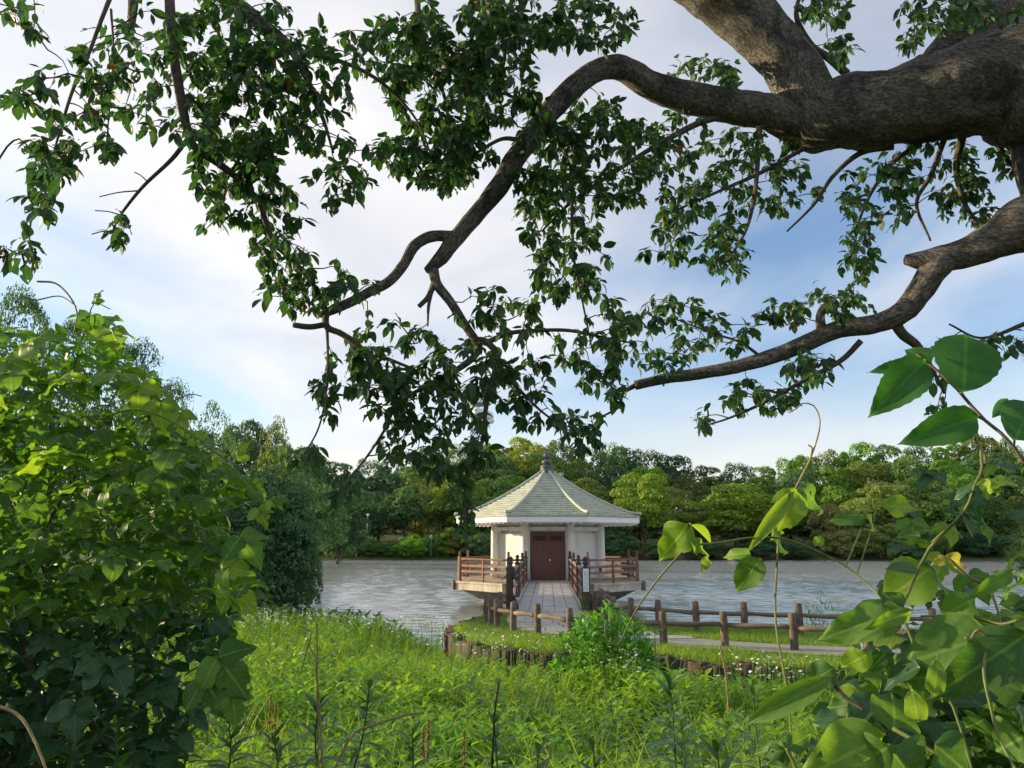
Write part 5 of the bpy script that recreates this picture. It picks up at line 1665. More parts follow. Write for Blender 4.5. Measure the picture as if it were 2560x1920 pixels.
def make_right_vine():
    root = empty("kudzu_vine", (1.6, 2.0, 0.1))
    tag(root, "kudzu vine with large lobed leaves climbing up the right foreground", "vine")
    lv = Leaves()
    K, Y, D, YE = 0, 1, 2, 3
    data = [((1990, 1222), (1948, 1345), 80, 2.0, 3, Y), ((1986, 1226), (1874, 1372), 34, 2.0, 6, Y), ((2000, 1222), (2088, 1276), 62, 2.02, 1, K), ((2160, 1296), (2072, 1292), 44, 2.1, 3, K), ((2165, 1296), (2205, 1325), 44, 2.1, 2, K), ((2190, 1268), (2355, 1252), 46, 2.2, 3, Y),
            ((1722, 1308), (1636, 1414), 86, 1.9, 0, Y), ((1728, 1312), (1798, 1360), 30, 1.92, 6, Y), ((1724, 1356), (1788, 1382), 40, 1.9, 3, Y), ((1876, 1384), (1798, 1382), 36, 2.0, 3, Y), ((1902, 1396), (1832, 1486), 68, 1.95, 5, K), ((1930, 1352), (1990, 1372), 40, 2.1, 3, K), ((2040, 1366), (2060, 1330), 26, 2.1, 3, Y), ((1770, 1395), (1760, 1420), 26, 2.0, 3, Y),
            ((2322, 1425), (2202, 1500), 118, 2.05, 5, Y), ((2300, 1428), (2220, 1412), 40, 2.0, 6, D), ((2308, 1408), (2410, 1484), 70, 2.1, 3, D), ((2368, 1394), (2440, 1416), 36, 1.95, 1, YE), ((2366, 1394), (2332, 1412), 26, 1.95, 3, YE), ((2538, 1428), (2426, 1490), 34, 1.9, 3, K), ((2550, 1440), (2528, 1510), 60, 1.85, 3, K), ((2430, 1500), (2345, 1545), 70, 2.0, 5, K), ((2405, 1480), (2470, 1540), 60, 2.1, 3, D),
            ((2256, 1528), (2038, 1592), 96, 1.85, 2, K), ((2280, 1530), (2172, 1566), 36, 1.84, 3, Y), ((2250, 1526), (2215, 1480), 70, 1.86, 3, K), ((2476, 1590), (2252, 1650), 160, 1.75, 1, K), ((2565, 1588), (2340, 1738), 120, 1.72, 2, K), ((2300, 1668), (2192, 1714), 84, 1.8, 5, D), ((2332, 1690), (2248, 1704), 60, 1.8, 3, K), ((2334, 1738), (2352, 1642), 46, 1.7, 3, Y), ((2172, 1632), (2088, 1684), 56, 1.85, 3, Y), ((2215, 1630), (2172, 1680), 34, 1.9, 6, K),
            ((2234, 1822), (2242, 1714), 118, 1.7, 2, K), ((2292, 1804), (2290, 1722), 62, 1.65, 3, Y), ((2206, 1846), (2008, 1934), 140, 1.6, 1, Y), ((2226, 1862), (2096, 1944), 96, 1.55, 3, K), ((2232, 1884), (2340, 1990), 170, 1.55, 0, K), ((2336, 1862), (2436, 1936), 130, 1.6, 2, K), ((2452, 1766), (2390, 1700), 120, 1.8, 3, D), ((2460, 1796), (2418, 1830), 66, 1.75, 3, K), ((2420, 1830), (2370, 1780), 100, 1.85, 3, D),
            ((1966, 1870), (2038, 1828), 44, 1.7, 3, K), ((1966, 1872), (1858, 1872), 46, 1.7, 1, K), ((1966, 1874), (1902, 1920), 54, 1.7, 0, K), ((2082, 1690), (1862, 1812), 56, 1.75, 6, K), ((2084, 1668), (2006, 1716), 64, 1.8, 1, K), ((2300, 1340), (2220, 1330), 40, 2.2, 3, K), ((2500, 1165), (2430, 1150), 40, 1.95, 6, D), ((2500, 1170), (2560, 1150), 46, 1.95, 3, D), ((2446, 1210), (2372, 1238), 44, 1.95, 3, D), ((2446, 1212), (2520, 1222), 34, 1.9, 0, Y), ((2410, 1288), (2376, 1268), 40, 1.95, 3, D), ((2406, 1290), (2470, 1296), 36, 1.95, 3, D), ((2405, 1292), (2440, 1340), 24, 1.95, 6, D),
            ((2560, 1730), (2470, 1690), 110, 1.9, 3, K), ((2560, 1840), (2480, 1880), 110, 1.7, 0, K), ((2545, 1640), (2600, 1720), 120, 1.8, 1, K), ((2490, 1640), (2540, 1560), 90, 1.95, 3, K), ((2150, 1580), (2120, 1620), 60, 2.0, 3, D), ((2190, 1745), (2120, 1790), 70, 2.0, 1, D), ((2140, 1760), (2060, 1770), 50, 2.0, 3, K)]
    for base, tip, w, dep, tpl, mat in data:
        if tpl == 3 and RNG.random() < 0.35: tpl = 7
        if tpl == 1 and RNG.random() < 0.5: tpl = 8
        f = (0.1, -1, 0.45) if mat != D else (0, -0.8, 0.9)
        traced_leaf(lv, base, tip, w, dep, tpl, mat, f, RNG.uniform(-0.05, 0.12))
    # more leaves behind, towards the ground
    low = np.array([(2130, 1640), (2300, 1570), (2620, 1480), (2640, 1960), (1990, 1960), (2080, 1800)], float)
    for x, y in in_poly(low, 230):
        p = at(x, y, 2.0 + 0.9 * RNG.random())
        trifoliate(lv, p, np.array((-0.5, -0.7, -0.2)) + rnd_unit() * 0.6, np.array((-0.1, -0.5, 0.9)) + rnd_unit() * 0.35, RNG.uniform(0.07, 0.11), int(RNG.choice((K, K, K, D, Y))))
    mid = np.array([(2300, 1180), (2560, 1100), (2600, 1500), (2250, 1540), (2150, 1420), (2260, 1330)], float)
    for x, y in in_poly(mid, 30):
        p = at(x, y, 2.3 + 0.5 * RNG.random())
        trifoliate(lv, p, np.array((-0.4, -0.6, -0.3)) + rnd_unit() * 0.7, np.array((-0.1, -0.5, 0.9)) + rnd_unit() * 0.35, RNG.uniform(0.05, 0.08), int(RNG.choice((K, Y, D))))
    vines = [([(1722, 1362, 1.92), (1790, 1358, 1.95), (1880, 1344, 2.0), (1955, 1346, 2.0), (2030, 1372, 2.05), (2110, 1412, 2.05), (2180, 1470, 2.0), (2208, 1504, 1.95), (2260, 1530, 1.85)], 0.0034, "vine"),
             ([(2390, 1042, 2.1), (2440, 1096, 2.0), (2456, 1152, 1.98), (2444, 1212, 1.96), (2402, 1290, 1.96), (2340, 1350, 2.0), (2306, 1402, 2.02), (2272, 1480, 1.98), (2256, 1530, 1.9), (2300, 1640, 1.85), (2380, 1760, 1.8), (2440, 1960, 1.7)], 0.0048, "vine"),
             ([(2436, 1090, 2.02), (2462, 1150, 1.99), (2436, 1215, 1.95), (2408, 1280, 1.95), (2330, 1356, 1.99)], 0.004, "vine"),
             ([(1946, 1350, 2.0), (1942, 1420, 2.0), (1938, 1500, 2.0), (1942, 1580, 1.98), (1966, 1720, 1.95), (1990, 1960, 1.9)], 0.0032, "vine"),
             ([(1988, 1222, 2.0), (2030, 1136, 2.0), (2050, 1060, 2.0), (2036, 1016, 2.0), (2008, 1008, 2.0), (1990, 1022, 2.0), (1972, 1032, 2.0)], 0.0027, "dryvine"),
             ([(2028, 1140, 2.0), (2030, 1120, 2.0), (2020, 1112, 2.0)], 0.003, "dryvine"),
             ([(1722, 1362, 1.92), (1660, 1430, 1.95), (1600, 1510, 2.0), (1572, 1560, 2.0), (1545, 1612, 2.0), (1520, 1606, 2.0), (1512, 1570, 2.0), (1516, 1552, 2.0)], 0.0028, "vine"),
             ([(1722, 1310, 1.9), (1724, 1340, 1.92), (1722, 1366, 1.92)], 0.0036, "vine"),
             ([(2250, 1530, 1.9), (2280, 1600, 1.9), (2290, 1640, 1.85)], 0.004, "vine"),
             ([(2470, 1600, 1.75), (2460, 1680, 1.7), (2480, 1780, 1.68), (2500, 1850, 1.66), (2560, 1960, 1.6)], 0.0042, "vine"),
             ([(2470, 1596, 1.74), (2450, 1575, 1.72), (2436, 1582, 1.72), (2425, 1600, 1.72), (2412, 1594, 1.72)], 0.0035, "dryvine"),
             ([(2075, 1695, 1.8), (2110, 1740, 1.8), (2160, 1775, 1.78)], 0.006, "twig"),
             ([(2560, 1545, 1.9), (2500, 1560, 1.95), (2420, 1540, 2.0), (2300, 1540, 1.95)], 0.004, "vine"),
             ([(2372, 1396, 1.95), (2420, 1440, 1.97), (2470, 1470, 2.0), (2492, 1520, 2.0), (2510, 1590, 2.0)], 0.004, "dryvine"),
             ([(2112, 1418, 2.05), (2150, 1330, 2.1), (2160, 1296, 2.1)], 0.0026, "vine"),
             ([(1966, 1870, 1.7), (1990, 1920, 1.7), (2010, 1980, 1.7)], 0.0045, "vine"),
             ([(2190, 1268, 2.2), (2180, 1320, 2.15), (2142, 1436, 2.05)], 0.0026, "vine"),
             ([(2234, 1822, 1.7), (2300, 1860, 1.65), (2400, 1920, 1.6)], 0.005, "vine")]
    for k, (pts, r, m) in enumerate(vines):
        P = spline(np.array([at(*q) for q in pts]), 22)
        MB().tube(P, np.linspace(r, r * 0.65, 22), 7, True, 0.08, 30, k).build("vine_stem", M[m], root, True)
    lv.build(root, TPL_KUDZU, [M["kudzu"], M["kudzu_young"], M["kudzu_dark"], M["yellow_leaf"]])


make_right_vine()


def make_mulberry():
    root = empty("mulberry_sapling", (2.2, 2.3, 0.1))
    tag(root, "sapling stem with a few very large rounded leaves against the sky at right", "sapling")
    lv = Leaves()
    for base, tip, w, dep, tpl in (((2408, 980), (2420, 832), 162, 2.0, 4), ((2312, 902), (2176, 1040), 104, 2.05, 5), ((2328, 906), (2262, 868), 56, 2.08, 5), ((2300, 912), (2170, 925), 40, 2.1, 5), ((2444, 1042), (2252, 1108), 92, 2.0, 5), ((2536, 1100), (2585, 1005), 125, 1.95, 4), ((2480, 1045), (2530, 985), 30, 2.05, 6)):
        traced_leaf(lv, base, tip, w, dep, tpl, 0, (-0.1, -1, 0.15), 0.03)
    P = spline(np.array([at(2290, 885, 2.1), at(2330, 915, 2.08), at(2400, 980, 2.02), at(2450, 1040, 2.0), at(2500, 1080, 1.97), at(2560, 1155, 1.95), at(2640, 1300, 1.98), (1.9, 2.1, 1.0), (2.2, 2.3, 0.0)]), 50)
    MB().tube(P, np.linspace(0.0035, 0.013, 50), 8, True, 0.06, 20).build("stem", M["twig"], root, True)
    for a, b in (((2400, 980), (2408, 985)), ((2534, 1128), (2536, 1100)), ((2470, 1055), (2444, 1042)), ((2320, 905), (2310, 898))):
        MB().tube([at(*a, 2.0), at(*b, 2.0)], 0.003, 6).build("leaf_stalk", M["vine"], root, True)
    lv.build(root, TPL_KUDZU, [M["mulberry"]])


make_mulberry()


def make_pine():
    root = empty("pine_tree", (6.0, 6.2, -0.3))
    tag(root, "pine tree at the right edge, only needle tufts reaching into view", "tree")
    MB().tube(spline(np.array([(6.0, 6.2, -0.6), (5.9, 6.2, 1.2), (5.75, 6.1, 3.0), (5.6, 6.0, 4.6), (5.5, 6.0, 6.0)]), 30), np.linspace(0.16, 0.04, 30), 14, True, 0.12, 6).build("trunk", M["bark"], root, True)
    segs = []
    tufts = [((2552, 868), 5.2, 0.16), ((2580, 890), 5.3, 0.17), ((2600, 850), 5.2, 0.17), ((2548, 1345), 5.0, 0.17), ((2530, 1395), 5.0, 0.16), ((2575, 1385), 5.0, 0.17), ((2590, 1330), 5.1, 0.17), ((2560, 1300), 5.1, 0.15), ((2555, 1420), 5.0, 0.15)]
    ndl = []
    for k, ((px, py), d, r) in enumerate(tufts):
        p = at(px, py, d)
        o = np.array((5.7, 6.1, p[2] + (0.5 if py < 1000 else 0.35)))
        P = spline(np.array([o, o * 0.5 + p * 0.5 + (0, 0, 0.05), p]), 12)
        MB().tube(P, np.linspace(0.02, 0.006, 12), 6, True).build("branch", M["twig"], root, True)
        ax = P[-1] - P[-2]; ax /= np.linalg.norm(ax)
        for j in range(240):
            t = RNG.uniform(-0.16, 0.02)
            dd = rnd_unit() * 0.9 + ax * 0.75 + np.array((0, 0, 0.25))
            L = r * RNG.uniform(0.55, 0.8)
            ndl.append((p + ax * t, frame(dd, rnd_unit()), (0.012, L, L)))
    V = np.array([(-0.5, 0, 0), (0.5, 0, 0), (0, 1, 0)]) * (0.25, 1, 1)
    tpl = (V, np.array([(0, 1, 2)]), V[:, :2])
    o = put("needles", mesh_arrays("needles", *scatter(tpl, np.array([a[0] for a in ndl]), np.array([a[1] for a in ndl]), np.array([a[2] for a in ndl]), RNG.random(len(ndl))), True, M["needle"]), root)
    o["kind"] = "stuff"


make_pine()
# ================================================================== trees across the water and on the banks
def crown_mesh(seed, puffs, per, leaf, shape="round", flat=0.75, open_=0.0):
    """unit crown: centre at (0,0,0.5), half width 0.5 wide, height 1; lumps of leaf-sized faces"""
    g = np.random.default_rng(seed)
    C, Rr = [], []
    while len(C) < puffs:
        v = g.normal(size=3); v /= np.linalg.norm(v)
        rad = g.uniform(0.55, 1.0) if g.random() < 0.85 else g.uniform(0.1, 0.55)
        p = v * rad
        if shape == "round":
            if p[2] < -0.75: continue
            c = np.array((p[0] * 0.40, p[1] * 0.40, 0.52 + p[2] * 0.37))
        elif shape == "bush":
            c = np.array((p[0] * 0.41, p[1] * 0.41, max(0.04, 0.44 + p[2] * 0.44)))
        elif shape == "spread":
            c = np.array((p[0] * 0.43, p[1] * 0.43, 0.60 + p[2] * 0.30 - 0.25 * (p[0] ** 2 + p[1] ** 2)))
        elif shape == "cone":
            z = g.uniform(0.05, 0.95); w = (1 - z) ** 0.7 * 0.42 + 0.03
            a = g.uniform(0, 6.28); q = math.sqrt(g.random())
            c = np.array((math.cos(a) * w * q, math.sin(a) * w * q, z))
        else:
            z = g.uniform(0.08, 0.9); w = 0.36 * math.sin(math.pi * min(1, z * 0.85 + 0.14)) ** 0.6
            a = g.uniform(0, 6.28); q = math.sqrt(g.random())
            c = np.array((math.cos(a) * w * q, math.sin(a) * w * q, z))
        C.append(c); Rr.append(g.uniform(0.085, 0.16) * (1.0 if shape != "cone" else 0.75))
    C, Rr = np.array(C), np.array(Rr)
    pos, nrm, tint = [], [], []
    pt = g.random(puffs)
    for k in range(puffs):
        v = g.normal(size=(per, 3)); v /= np.linalg.norm(v, axis=1)[:, None]
        v[:, 2] = np.where(v[:, 2] < -0.35, -v[:, 2], v[:, 2])
        rr = Rr[k] * g.uniform(0.72, 1.08, per)
        p = C[k] + v * rr[:, None] * (1, 1, flat)
        # leave out what lies deep inside the other lumps
        dmin = np.full(per, 9.0)
        for j in range(puffs):
            if j != k:
                dmin = np.minimum(dmin, np.linalg.norm((p - C[j]) / (1, 1, flat), axis=1) / Rr[j])
        keep = (dmin > 0.72) & (g.random(per) > open_)
        pos.append(p[keep]); nrm.append(v[keep]); tint.append(np.clip(pt[k] * 0.55 + g.random(keep.sum()) * 0.45, 0, 1))
    pos, nrm, tint = np.concatenate(pos), np.concatenate(nrm), np.concatenate(tint)
    n = len(pos)
    nrm = nrm + g.normal(0, 0.55, (n, 3)) + (0, 0, 0.35)
    nrm /= np.linalg.norm(nrm, axis=1)[:, None]
    a = np.cross(nrm, g.normal(size=(n, 3))); a /= np.linalg.norm(a, axis=1)[:, None]
    b = np.cross(nrm, a)
    s = leaf * g.uniform(0.6, 1.3, n)[:, None]
    V = np.stack((pos - a * s, pos - b * s * 0.55 + nrm * s * 0.15, pos + a * s, pos + b * s * 0.55 + nrm * s * 0.15), 1).reshape(-1, 3)
    T = np.arange(n * 4).reshape(-1, 4)
    return mesh_arrays("crown", V, T, None, np.repeat(tint * 0.999, 4), False, M["crown"])


def trunk_mesh(seed, shape):
    g = random.Random(seed)
    mb = MB()
    top = 0.62 if shape != "cone" else 0.92
    q = [(0, 0, -0.15), (0.01, 0, 0.1), (g.uniform(-.03, .03), g.uniform(-.03, .03), 0.35), (g.uniform(-.04, .04), 0, top)]
    P = spline(np.array(q), 12)
    mb.tube(P, np.linspace(0.032, 0.008, 12), 7)
    for k in range(7):
        a = P[g.randint(4, 9)]
        t = g.uniform(0, 6.28)
        b = a + np.array((math.cos(t) * 0.20, math.sin(t) * 0.20, g.uniform(0.06, 0.17)))
        mb.tube(spline(np.array([a, (a + b) / 2 + (0, 0, 0.03), b]), 6), np.linspace(0.012, 0.003, 6), 5, False)
    return mesh_arrays("trunk", np.concatenate(mb.V), np.concatenate(mb.T), None, None, True, M["twig"])


KINDS = {}
for i, (nm, puffs, per, leaf, shape, flat, op) in enumerate((("round_a", 62, 210, 0.020, "round", 0.8, 0.0), ("round_b", 54, 220, 0.021, "round", 0.75, 0.0), ("round_c", 72, 190, 0.018, "round", 0.85, 0.0), ("spread_a", 60, 200, 0.020, "spread", 0.5, 0.05), ("spread_b", 66, 190, 0.019, "spread", 0.55, 0.05), ("tall_a", 70, 190, 0.016, "tall", 0.9, 0.0), ("airy_a", 42, 120, 0.016, "tall", 1.0, 0.35), ("near_a", 120, 300, 0.0125, "round", 0.8, 0.0), ("near_b", 120, 280, 0.0115, "tall", 0.9, 0.12), ("low_a", 64, 210, 0.019, "bush", 0.8, 0.0), ("low_b", 56, 210, 0.020, "bush", 0.75, 0.0), ("bush_a", 150, 300, 0.0150, "bush", 0.7, 0.0), ("cone_a", 90, 190, 0.013, "cone", 0.5, 0.0))):
    KINDS[nm] = (crown_mesh(100 + i, puffs, per, leaf, shape, flat, op), trunk_mesh(i, shape))

COLS = {"dark": (0.078, 0.165, 0.074), "deep": (0.057, 0.135, 0.074), "mid": (0.105, 0.203, 0.060), "olive": (0.145, 0.195, 0.059), "bright": (0.176, 0.275, 0.040), "yellow": (0.225, 0.285, 0.042), "pale": (0.240, 0.240, 0.105), "blue": (0.054, 0.126, 0.076), "fresh": (0.129, 0.276, 0.041)}
WORD = {"dark": "dark green", "deep": "very dark green", "mid": "mid green", "olive": "olive green", "bright": "bright yellow-green", "yellow": "golden green", "pale": "pale cream-green", "blue": "bluish dark green", "fresh": "fresh green"}
ORD = "first second third fourth fifth sixth seventh eighth ninth tenth eleventh twelfth thirteenth fourteenth fifteenth sixteenth seventeenth eighteenth nineteenth twentieth".split() + ["twenty-" + q for q in "first second third fourth fifth sixth seventh eighth ninth".split()] + ["thirtieth"] + ["thirty-" + q for q in "first second third fourth fifth sixth seventh eighth ninth".split()]


def plant_tree(name, kind, px, top, width_px, d, colour, label, cat, group, rz=None, sink=0.0, bottom=None):
    """top of the crown at photo pixel (px, top) at distance d; crown width_px photo pixels wide"""
    p = at(px, top, d)
    gz = float(ground_z(p[0], p[1])[0])
    if bottom is not None: gz = at(px, bottom, d)[2]
    h = max(1.2, p[2] - gz)
    w = width_px * d / 1818.0
    root = empty(name, (p[0], p[1], gz))
    root.scale = (w, w, h)
    root.rotation_euler = (0, 0, random.uniform(0, 6.28) if rz is None else rz)
    tag(root, label, cat, group)
    for nm, me in zip(("crown", "trunk"), KINDS[kind]):
        o = bpy.data.objects.new(nm, me)
        COL.objects.link(o)
        o.parent = root
        j = random.uniform(0.86, 1.16)
        c = COLS[colour]
        o.color = (c[0] * j, c[1] * j * random.uniform(0.95, 1.05), c[2] * j, 1)
    return root


SKY_LINE = [(300, 1020), (480, 1040), (560, 1030), (640, 1050), (700, 1060), (760, 1100), (820, 1135), (880, 1160), (930, 1145), (1000, 1130), (1100, 1112), (1180, 1105), (1260, 1098), (1330, 1086), (1400, 1105), (1480, 1122), (1560, 1112), (1640, 1124), (1720, 1152), (1800, 1160), (1880, 1160), (1960, 1150), (2040, 1126), (2140, 1108), (2250, 1106), (2360, 1100), (2460, 1086), (2560, 1100), (2700, 1105)]


def rows():
    sx, sy = zip(*SKY_LINE)
    sy = [q - 14 for q in sy]
    def place(row, xs, dy, d, width, kinds, cols, name, cat, phrase, group, jit=10):
        for i, px in enumerate(xs):
            c = cols[i % len(cols)] if not callable(cols) else cols(px, i)
            k = kinds[i % len(kinds)]
            top = np.interp(px, sx, sy) + dy + random.uniform(-jit, jit)
            word = {"round": "round-crowned", "sprea": "spreading", "tall_": "upright", "airy_": "feathery", "low_a": "low bushy", "low_b": "low bushy"}[k[:5]]
            plant_tree(name, k, px + random.uniform(-8, 8), top, width * random.uniform(0.85, 1.2), d + random.uniform(-4, 4), c, "%s %s tree, %s from left %s" % (WORD[c], word, ORD[i], phrase), cat, group)
    rk = ["round_a", "round_c", "round_b", "spread_a", "round_c", "spread_b"]

    def c_sky(px, i):
        if px < 1150: return ("dark", "deep", "dark", "mid")[i % 4]
        if px < 1420: return ("yellow", "olive", "mid")[i % 3]
        if px < 1960: return ("dark", "mid", "deep", "olive")[i % 4]
        return ("fresh", "mid", "dark", "fresh", "olive")[i % 5]

    def c_mid(px, i):
        if px < 1050: return ("deep", "dark", "deep", "blue")[i % 4]
        if px < 1500: return ("mid", "olive", "dark", "mid")[i % 4]
        return ("fresh", "olive", "mid", "fresh", "dark")[i % 5]
    place(0, np.arange(620, 2640, 76), 2, 200, 128, rk, c_sky, "wood_tree", "tree", "on the far skyline", "skyline trees of the far wood", 9)
    place(1, np.arange(700, 2640, 92), 40, 172, 150, rk[2:] + rk[:2], c_mid, "wood_tree", "tree", "in the row below the skyline", "second row of the far wood")
    place(2, np.arange(740, 2640, 104), 88, 148, 165, rk[1:] + rk[:1], lambda px, i: c_mid(px, i + 2), "wood_tree", "tree", "half way up the far hill", "third row of the far wood")
    place(3, np.arange(770, 2640, 92), 138, 130, 150, ["low_a", "round_b", "low_b", "low_a"], lambda px, i: "deep" if px < 1000 else ("dark", "mid", "deep", "olive")[i % 4], "wood_tree", "tree", "in the lowest hillside row", "fourth row of the far wood")
    # trees one can pick out in front
    g = "trees standing out on the far shore"
    for kind, px, top, w, d, c, lab in (("spread_b", 1605, 1160, 190, 124, "bright", "bright yellow-green tree just right of the pavilion roof"),
                                        ("spread_a", 1150, 1172, 190, 126, "bright", "bright yellow-green tree just left of the pavilion roof"),
                                        ("spread_a", 1830, 1192, 270, 125, "bright", "broad yellow-green tree with layered crown right of the pavilion"),
                                        ("round_b", 1015, 1200, 150, 126, "dark", "dark rounded tree above the shore bushes left of the pavilion"),
                                        ("round_c", 880, 1210, 160, 128, "deep", "dark tree behind the white lamp post"),
                                        ("spread_b", 2200, 1196, 240, 130, "olive", "olive spreading tree behind the large vine leaves"),
                                        ("round_a", 2070, 1252, 120, 122, "pale", "pale cream-leaved tree with bare lower branches on the far shore"),
                                        ("round_c", 2400, 1210, 200, 128, "mid", "mid green tree on the far shore behind the sapling stem"),
                                        ("round_a", 1330, 1090, 150, 178, "yellow", "tall golden green tree behind the pavilion finial"),
                                        ("airy_a", 1530, 1104, 120, 176, "dark", "open-crowned dark tree on the skyline right of the finial"),
                                        ("round_b", 1260, 1210, 160, 124, "mid", "mid green tree behind the left slope of the pavilion roof"),
                                        ("round_c", 1480, 1240, 150, 122, "dark", "dark tree behind the right eave of the pavilion")):
        plant_tree("shore_tree", kind, px, top, w, d, c, lab, "tree", g)
    g = "bushes along the far shore"
    shore = [(840, 1310, 120, "dark", "dark bush at the water's edge, leftmost on the far shore"), (905, 1330, 110, "mid", "mid green bush below the white lamp post"), (960, 1345, 140, "mid", "low bush overhanging the water left of the fresh green one"), (1035, 1330, 110, "fresh", "fresh green bush at the water's edge left of the pavilion"),
             (1095, 1320, 70, "mid", "slim green bush beside the small pale post"), (1125, 1310, 110, "yellow", "golden green bush against the left deck railing"), (1200, 1320, 120, "dark", "dark bush behind the pavilion's left wall"), (1545, 1322, 110, "dark", "dark bush behind the right deck railing"), (1575, 1338, 100, "olive", "olive bush just right of the deck railing"), (1660, 1350, 120, "dark", "dark low bush right of the olive one"),
             (1760, 1345, 130, "deep", "very dark bush under the layered tree"), (1790, 1332, 60, "pale", "small pale bush in front of the very dark one"), (1890, 1350, 130, "deep", "dark bush beside the pale tree"), (1990, 1345, 110, "dark", "dark bush below the pale cream tree"), (2100, 1310, 130, "pale", "pale leaved bush on the shore behind the vine stems"), (2190, 1300, 150, "olive", "olive bush on the shore behind the vine"), (2290, 1300, 170, "mid", "rounded mid green bush at the water's edge on the right"), (2410, 1320, 150, "deep", "very dark bush at the right end of the shore"), (2520, 1320, 150, "dark", "dark bush behind the pine needles"), (1310, 1330, 110, "deep", "very dark bush behind the pavilion"), (1430, 1330, 110, "deep", "very dark bush behind the door side of the pavilion")]
    for i, (px, top, w, c, lab) in enumerate(shore):
        plant_tree("shore_bush", ("low_a", "low_b")[i % 2], px, top, w, 117.5 + (i % 3) * 1.0, c, lab, "bush", g, bottom=1402)
    # the wooded left bank, nearer
    g = "trees on the left bank"
    left = [("bush_a", 668, 1128, 330, 24, "deep", "dense dark evergreen tree leaning over the water on the left bank", 1575),
            ("bush_a", 560, 1190, 300, 22, "deep", "dark evergreen shrub in front of the leaning tree on the left bank", 1580),
            ("bush_a", 752, 1290, 150, 24.5, "deep", "small dark bush at the water's edge on the left bank", 1572),
            ("cone_a", 560, 1390, 170, 19.5, "blue", "bluish young pine on the left bank behind the vines", 1590),
            ("near_b", 340, 860, 260, 22, "deep", "tall dark tree with feathery top behind the left shrub", None),
            ("near_b", 430, 960, 230, 24, "dark", "dark upright tree beside the feathery one behind the left shrub", None),
            ("near_b", 60, 730, 260, 20, "dark", "dark tree with pointed sprays at the left edge", None),
            ("near_b", 200, 800, 250, 21, "deep", "dark tree rising behind the top of the left shrub", None),
            ("near_a", 120, 1000, 420, 22, "deep", "broad dark tree mostly hidden behind the left shrub", None),
            ("near_a", 400, 1120, 330, 26, "deep", "broad dark tree between the left shrub and the leaning evergreen", None),
            ("airy_a", 550, 1002, 150, 46, "dark", "open dark tree with a ragged crown on the left skyline", None),
            ("airy_a", 690, 1040, 110, 50, "olive", "feathery olive tree with light crown on the left skyline", None),
            ("round_c", 600, 1072, 230, 58, "dark", "dark round tree on the left slope below the ragged one", None),
            ("round_a", 740, 1092, 190, 66, "dark", "dark round tree at the end of the left slope", None),
            ("round_b", 680, 1130, 210, 54, "mid", "mid green tree on the left slope behind the leaning evergreen", None),
            ("spread_a", 790, 1180, 200, 84, "dark", "dark spreading tree where the left slope meets the far wood", None),
            ("round_b", 850, 1240, 160, 96, "deep", "very dark tree on the left shore of the far lake end", None),
            ("round_a", 480, 1050, 240, 60, "deep", "very dark tree on the left slope above the vines", None)]
    for kind, px, top, w, d, c, lab, bot in left:
        plant_tree("bank_tree", kind, px, top, w, d, c, lab, "tree", g, bottom=bot)


rows()


# ================================================================== bush and shrubs by the lawn
def leafy_bush(name, label, c, rx, ry, h, n, ls, tpl, mat, parts=120, sprigs=()):
    """n leaves over the surface and through the volume of a mound"""
    root = empty(name, c)
    tag(root, label, "bush")
    lv = Leaves()
    st = MB()
    for i in range(n):
        v = rnd_unit(); v[2] = abs(v[2])
        r = 0.55 + 0.45 * RNG.random() ** 0.5
        lump = 1 + 0.16 * math.sin(v[0] * 7 + 1) * math.cos(v[1] * 6) + 0.1 * math.sin(v[2] * 9)
        p = np.array(c) + v * np.array((rx, ry, h)) * r * lump
        d = v * 0.8 + rnd_unit() * 0.7 + np.array((0, 0, -0.05))
        s = ls * RNG.uniform(0.6, 1.25)
        lv.add(p, frame(d, np.array((0, -0.2, 1.0)) + v * 0.4 + rnd_unit() * 0.4), (s, s, s), 0, 0)
    for (dx, dy, dz, k) in sprigs:
        a = np.array(c) + (dx, dy, h * 0.5); b = np.array(c) + (dx, dy, dz)
        P = spline(np.array([a, (a + b) / 2 + RNG.normal(0, 0.02, 3), b]), 8)
        st.tube(P, 0.006, 5)
        for j in range(k):
            q = P[int(RNG.integers(3, 8))]
            t = j * 2.4
            lv.add(q, frame((math.cos(t), math.sin(t), 0.35), (0, 0, 1)), (ls, ls * 1.1, ls), 0, 0)
    for k in range(14):
        t = k * 2.4
        e = np.array(c) + (math.cos(t) * rx * 0.6, math.sin(t) * ry * 0.6, h * 0.7)
        st.tube(spline(np.array([np.array(c) - (0, 0, 0.1), (np.array(c) + e) / 2 + (0, 0, 0.06), e]), 7), np.linspace(0.012, 0.004, 7), 5)
    st.build("stems", M["vine"], root, True)
    lv.build(root, [tpl], [M[mat]], most=parts)
    return root


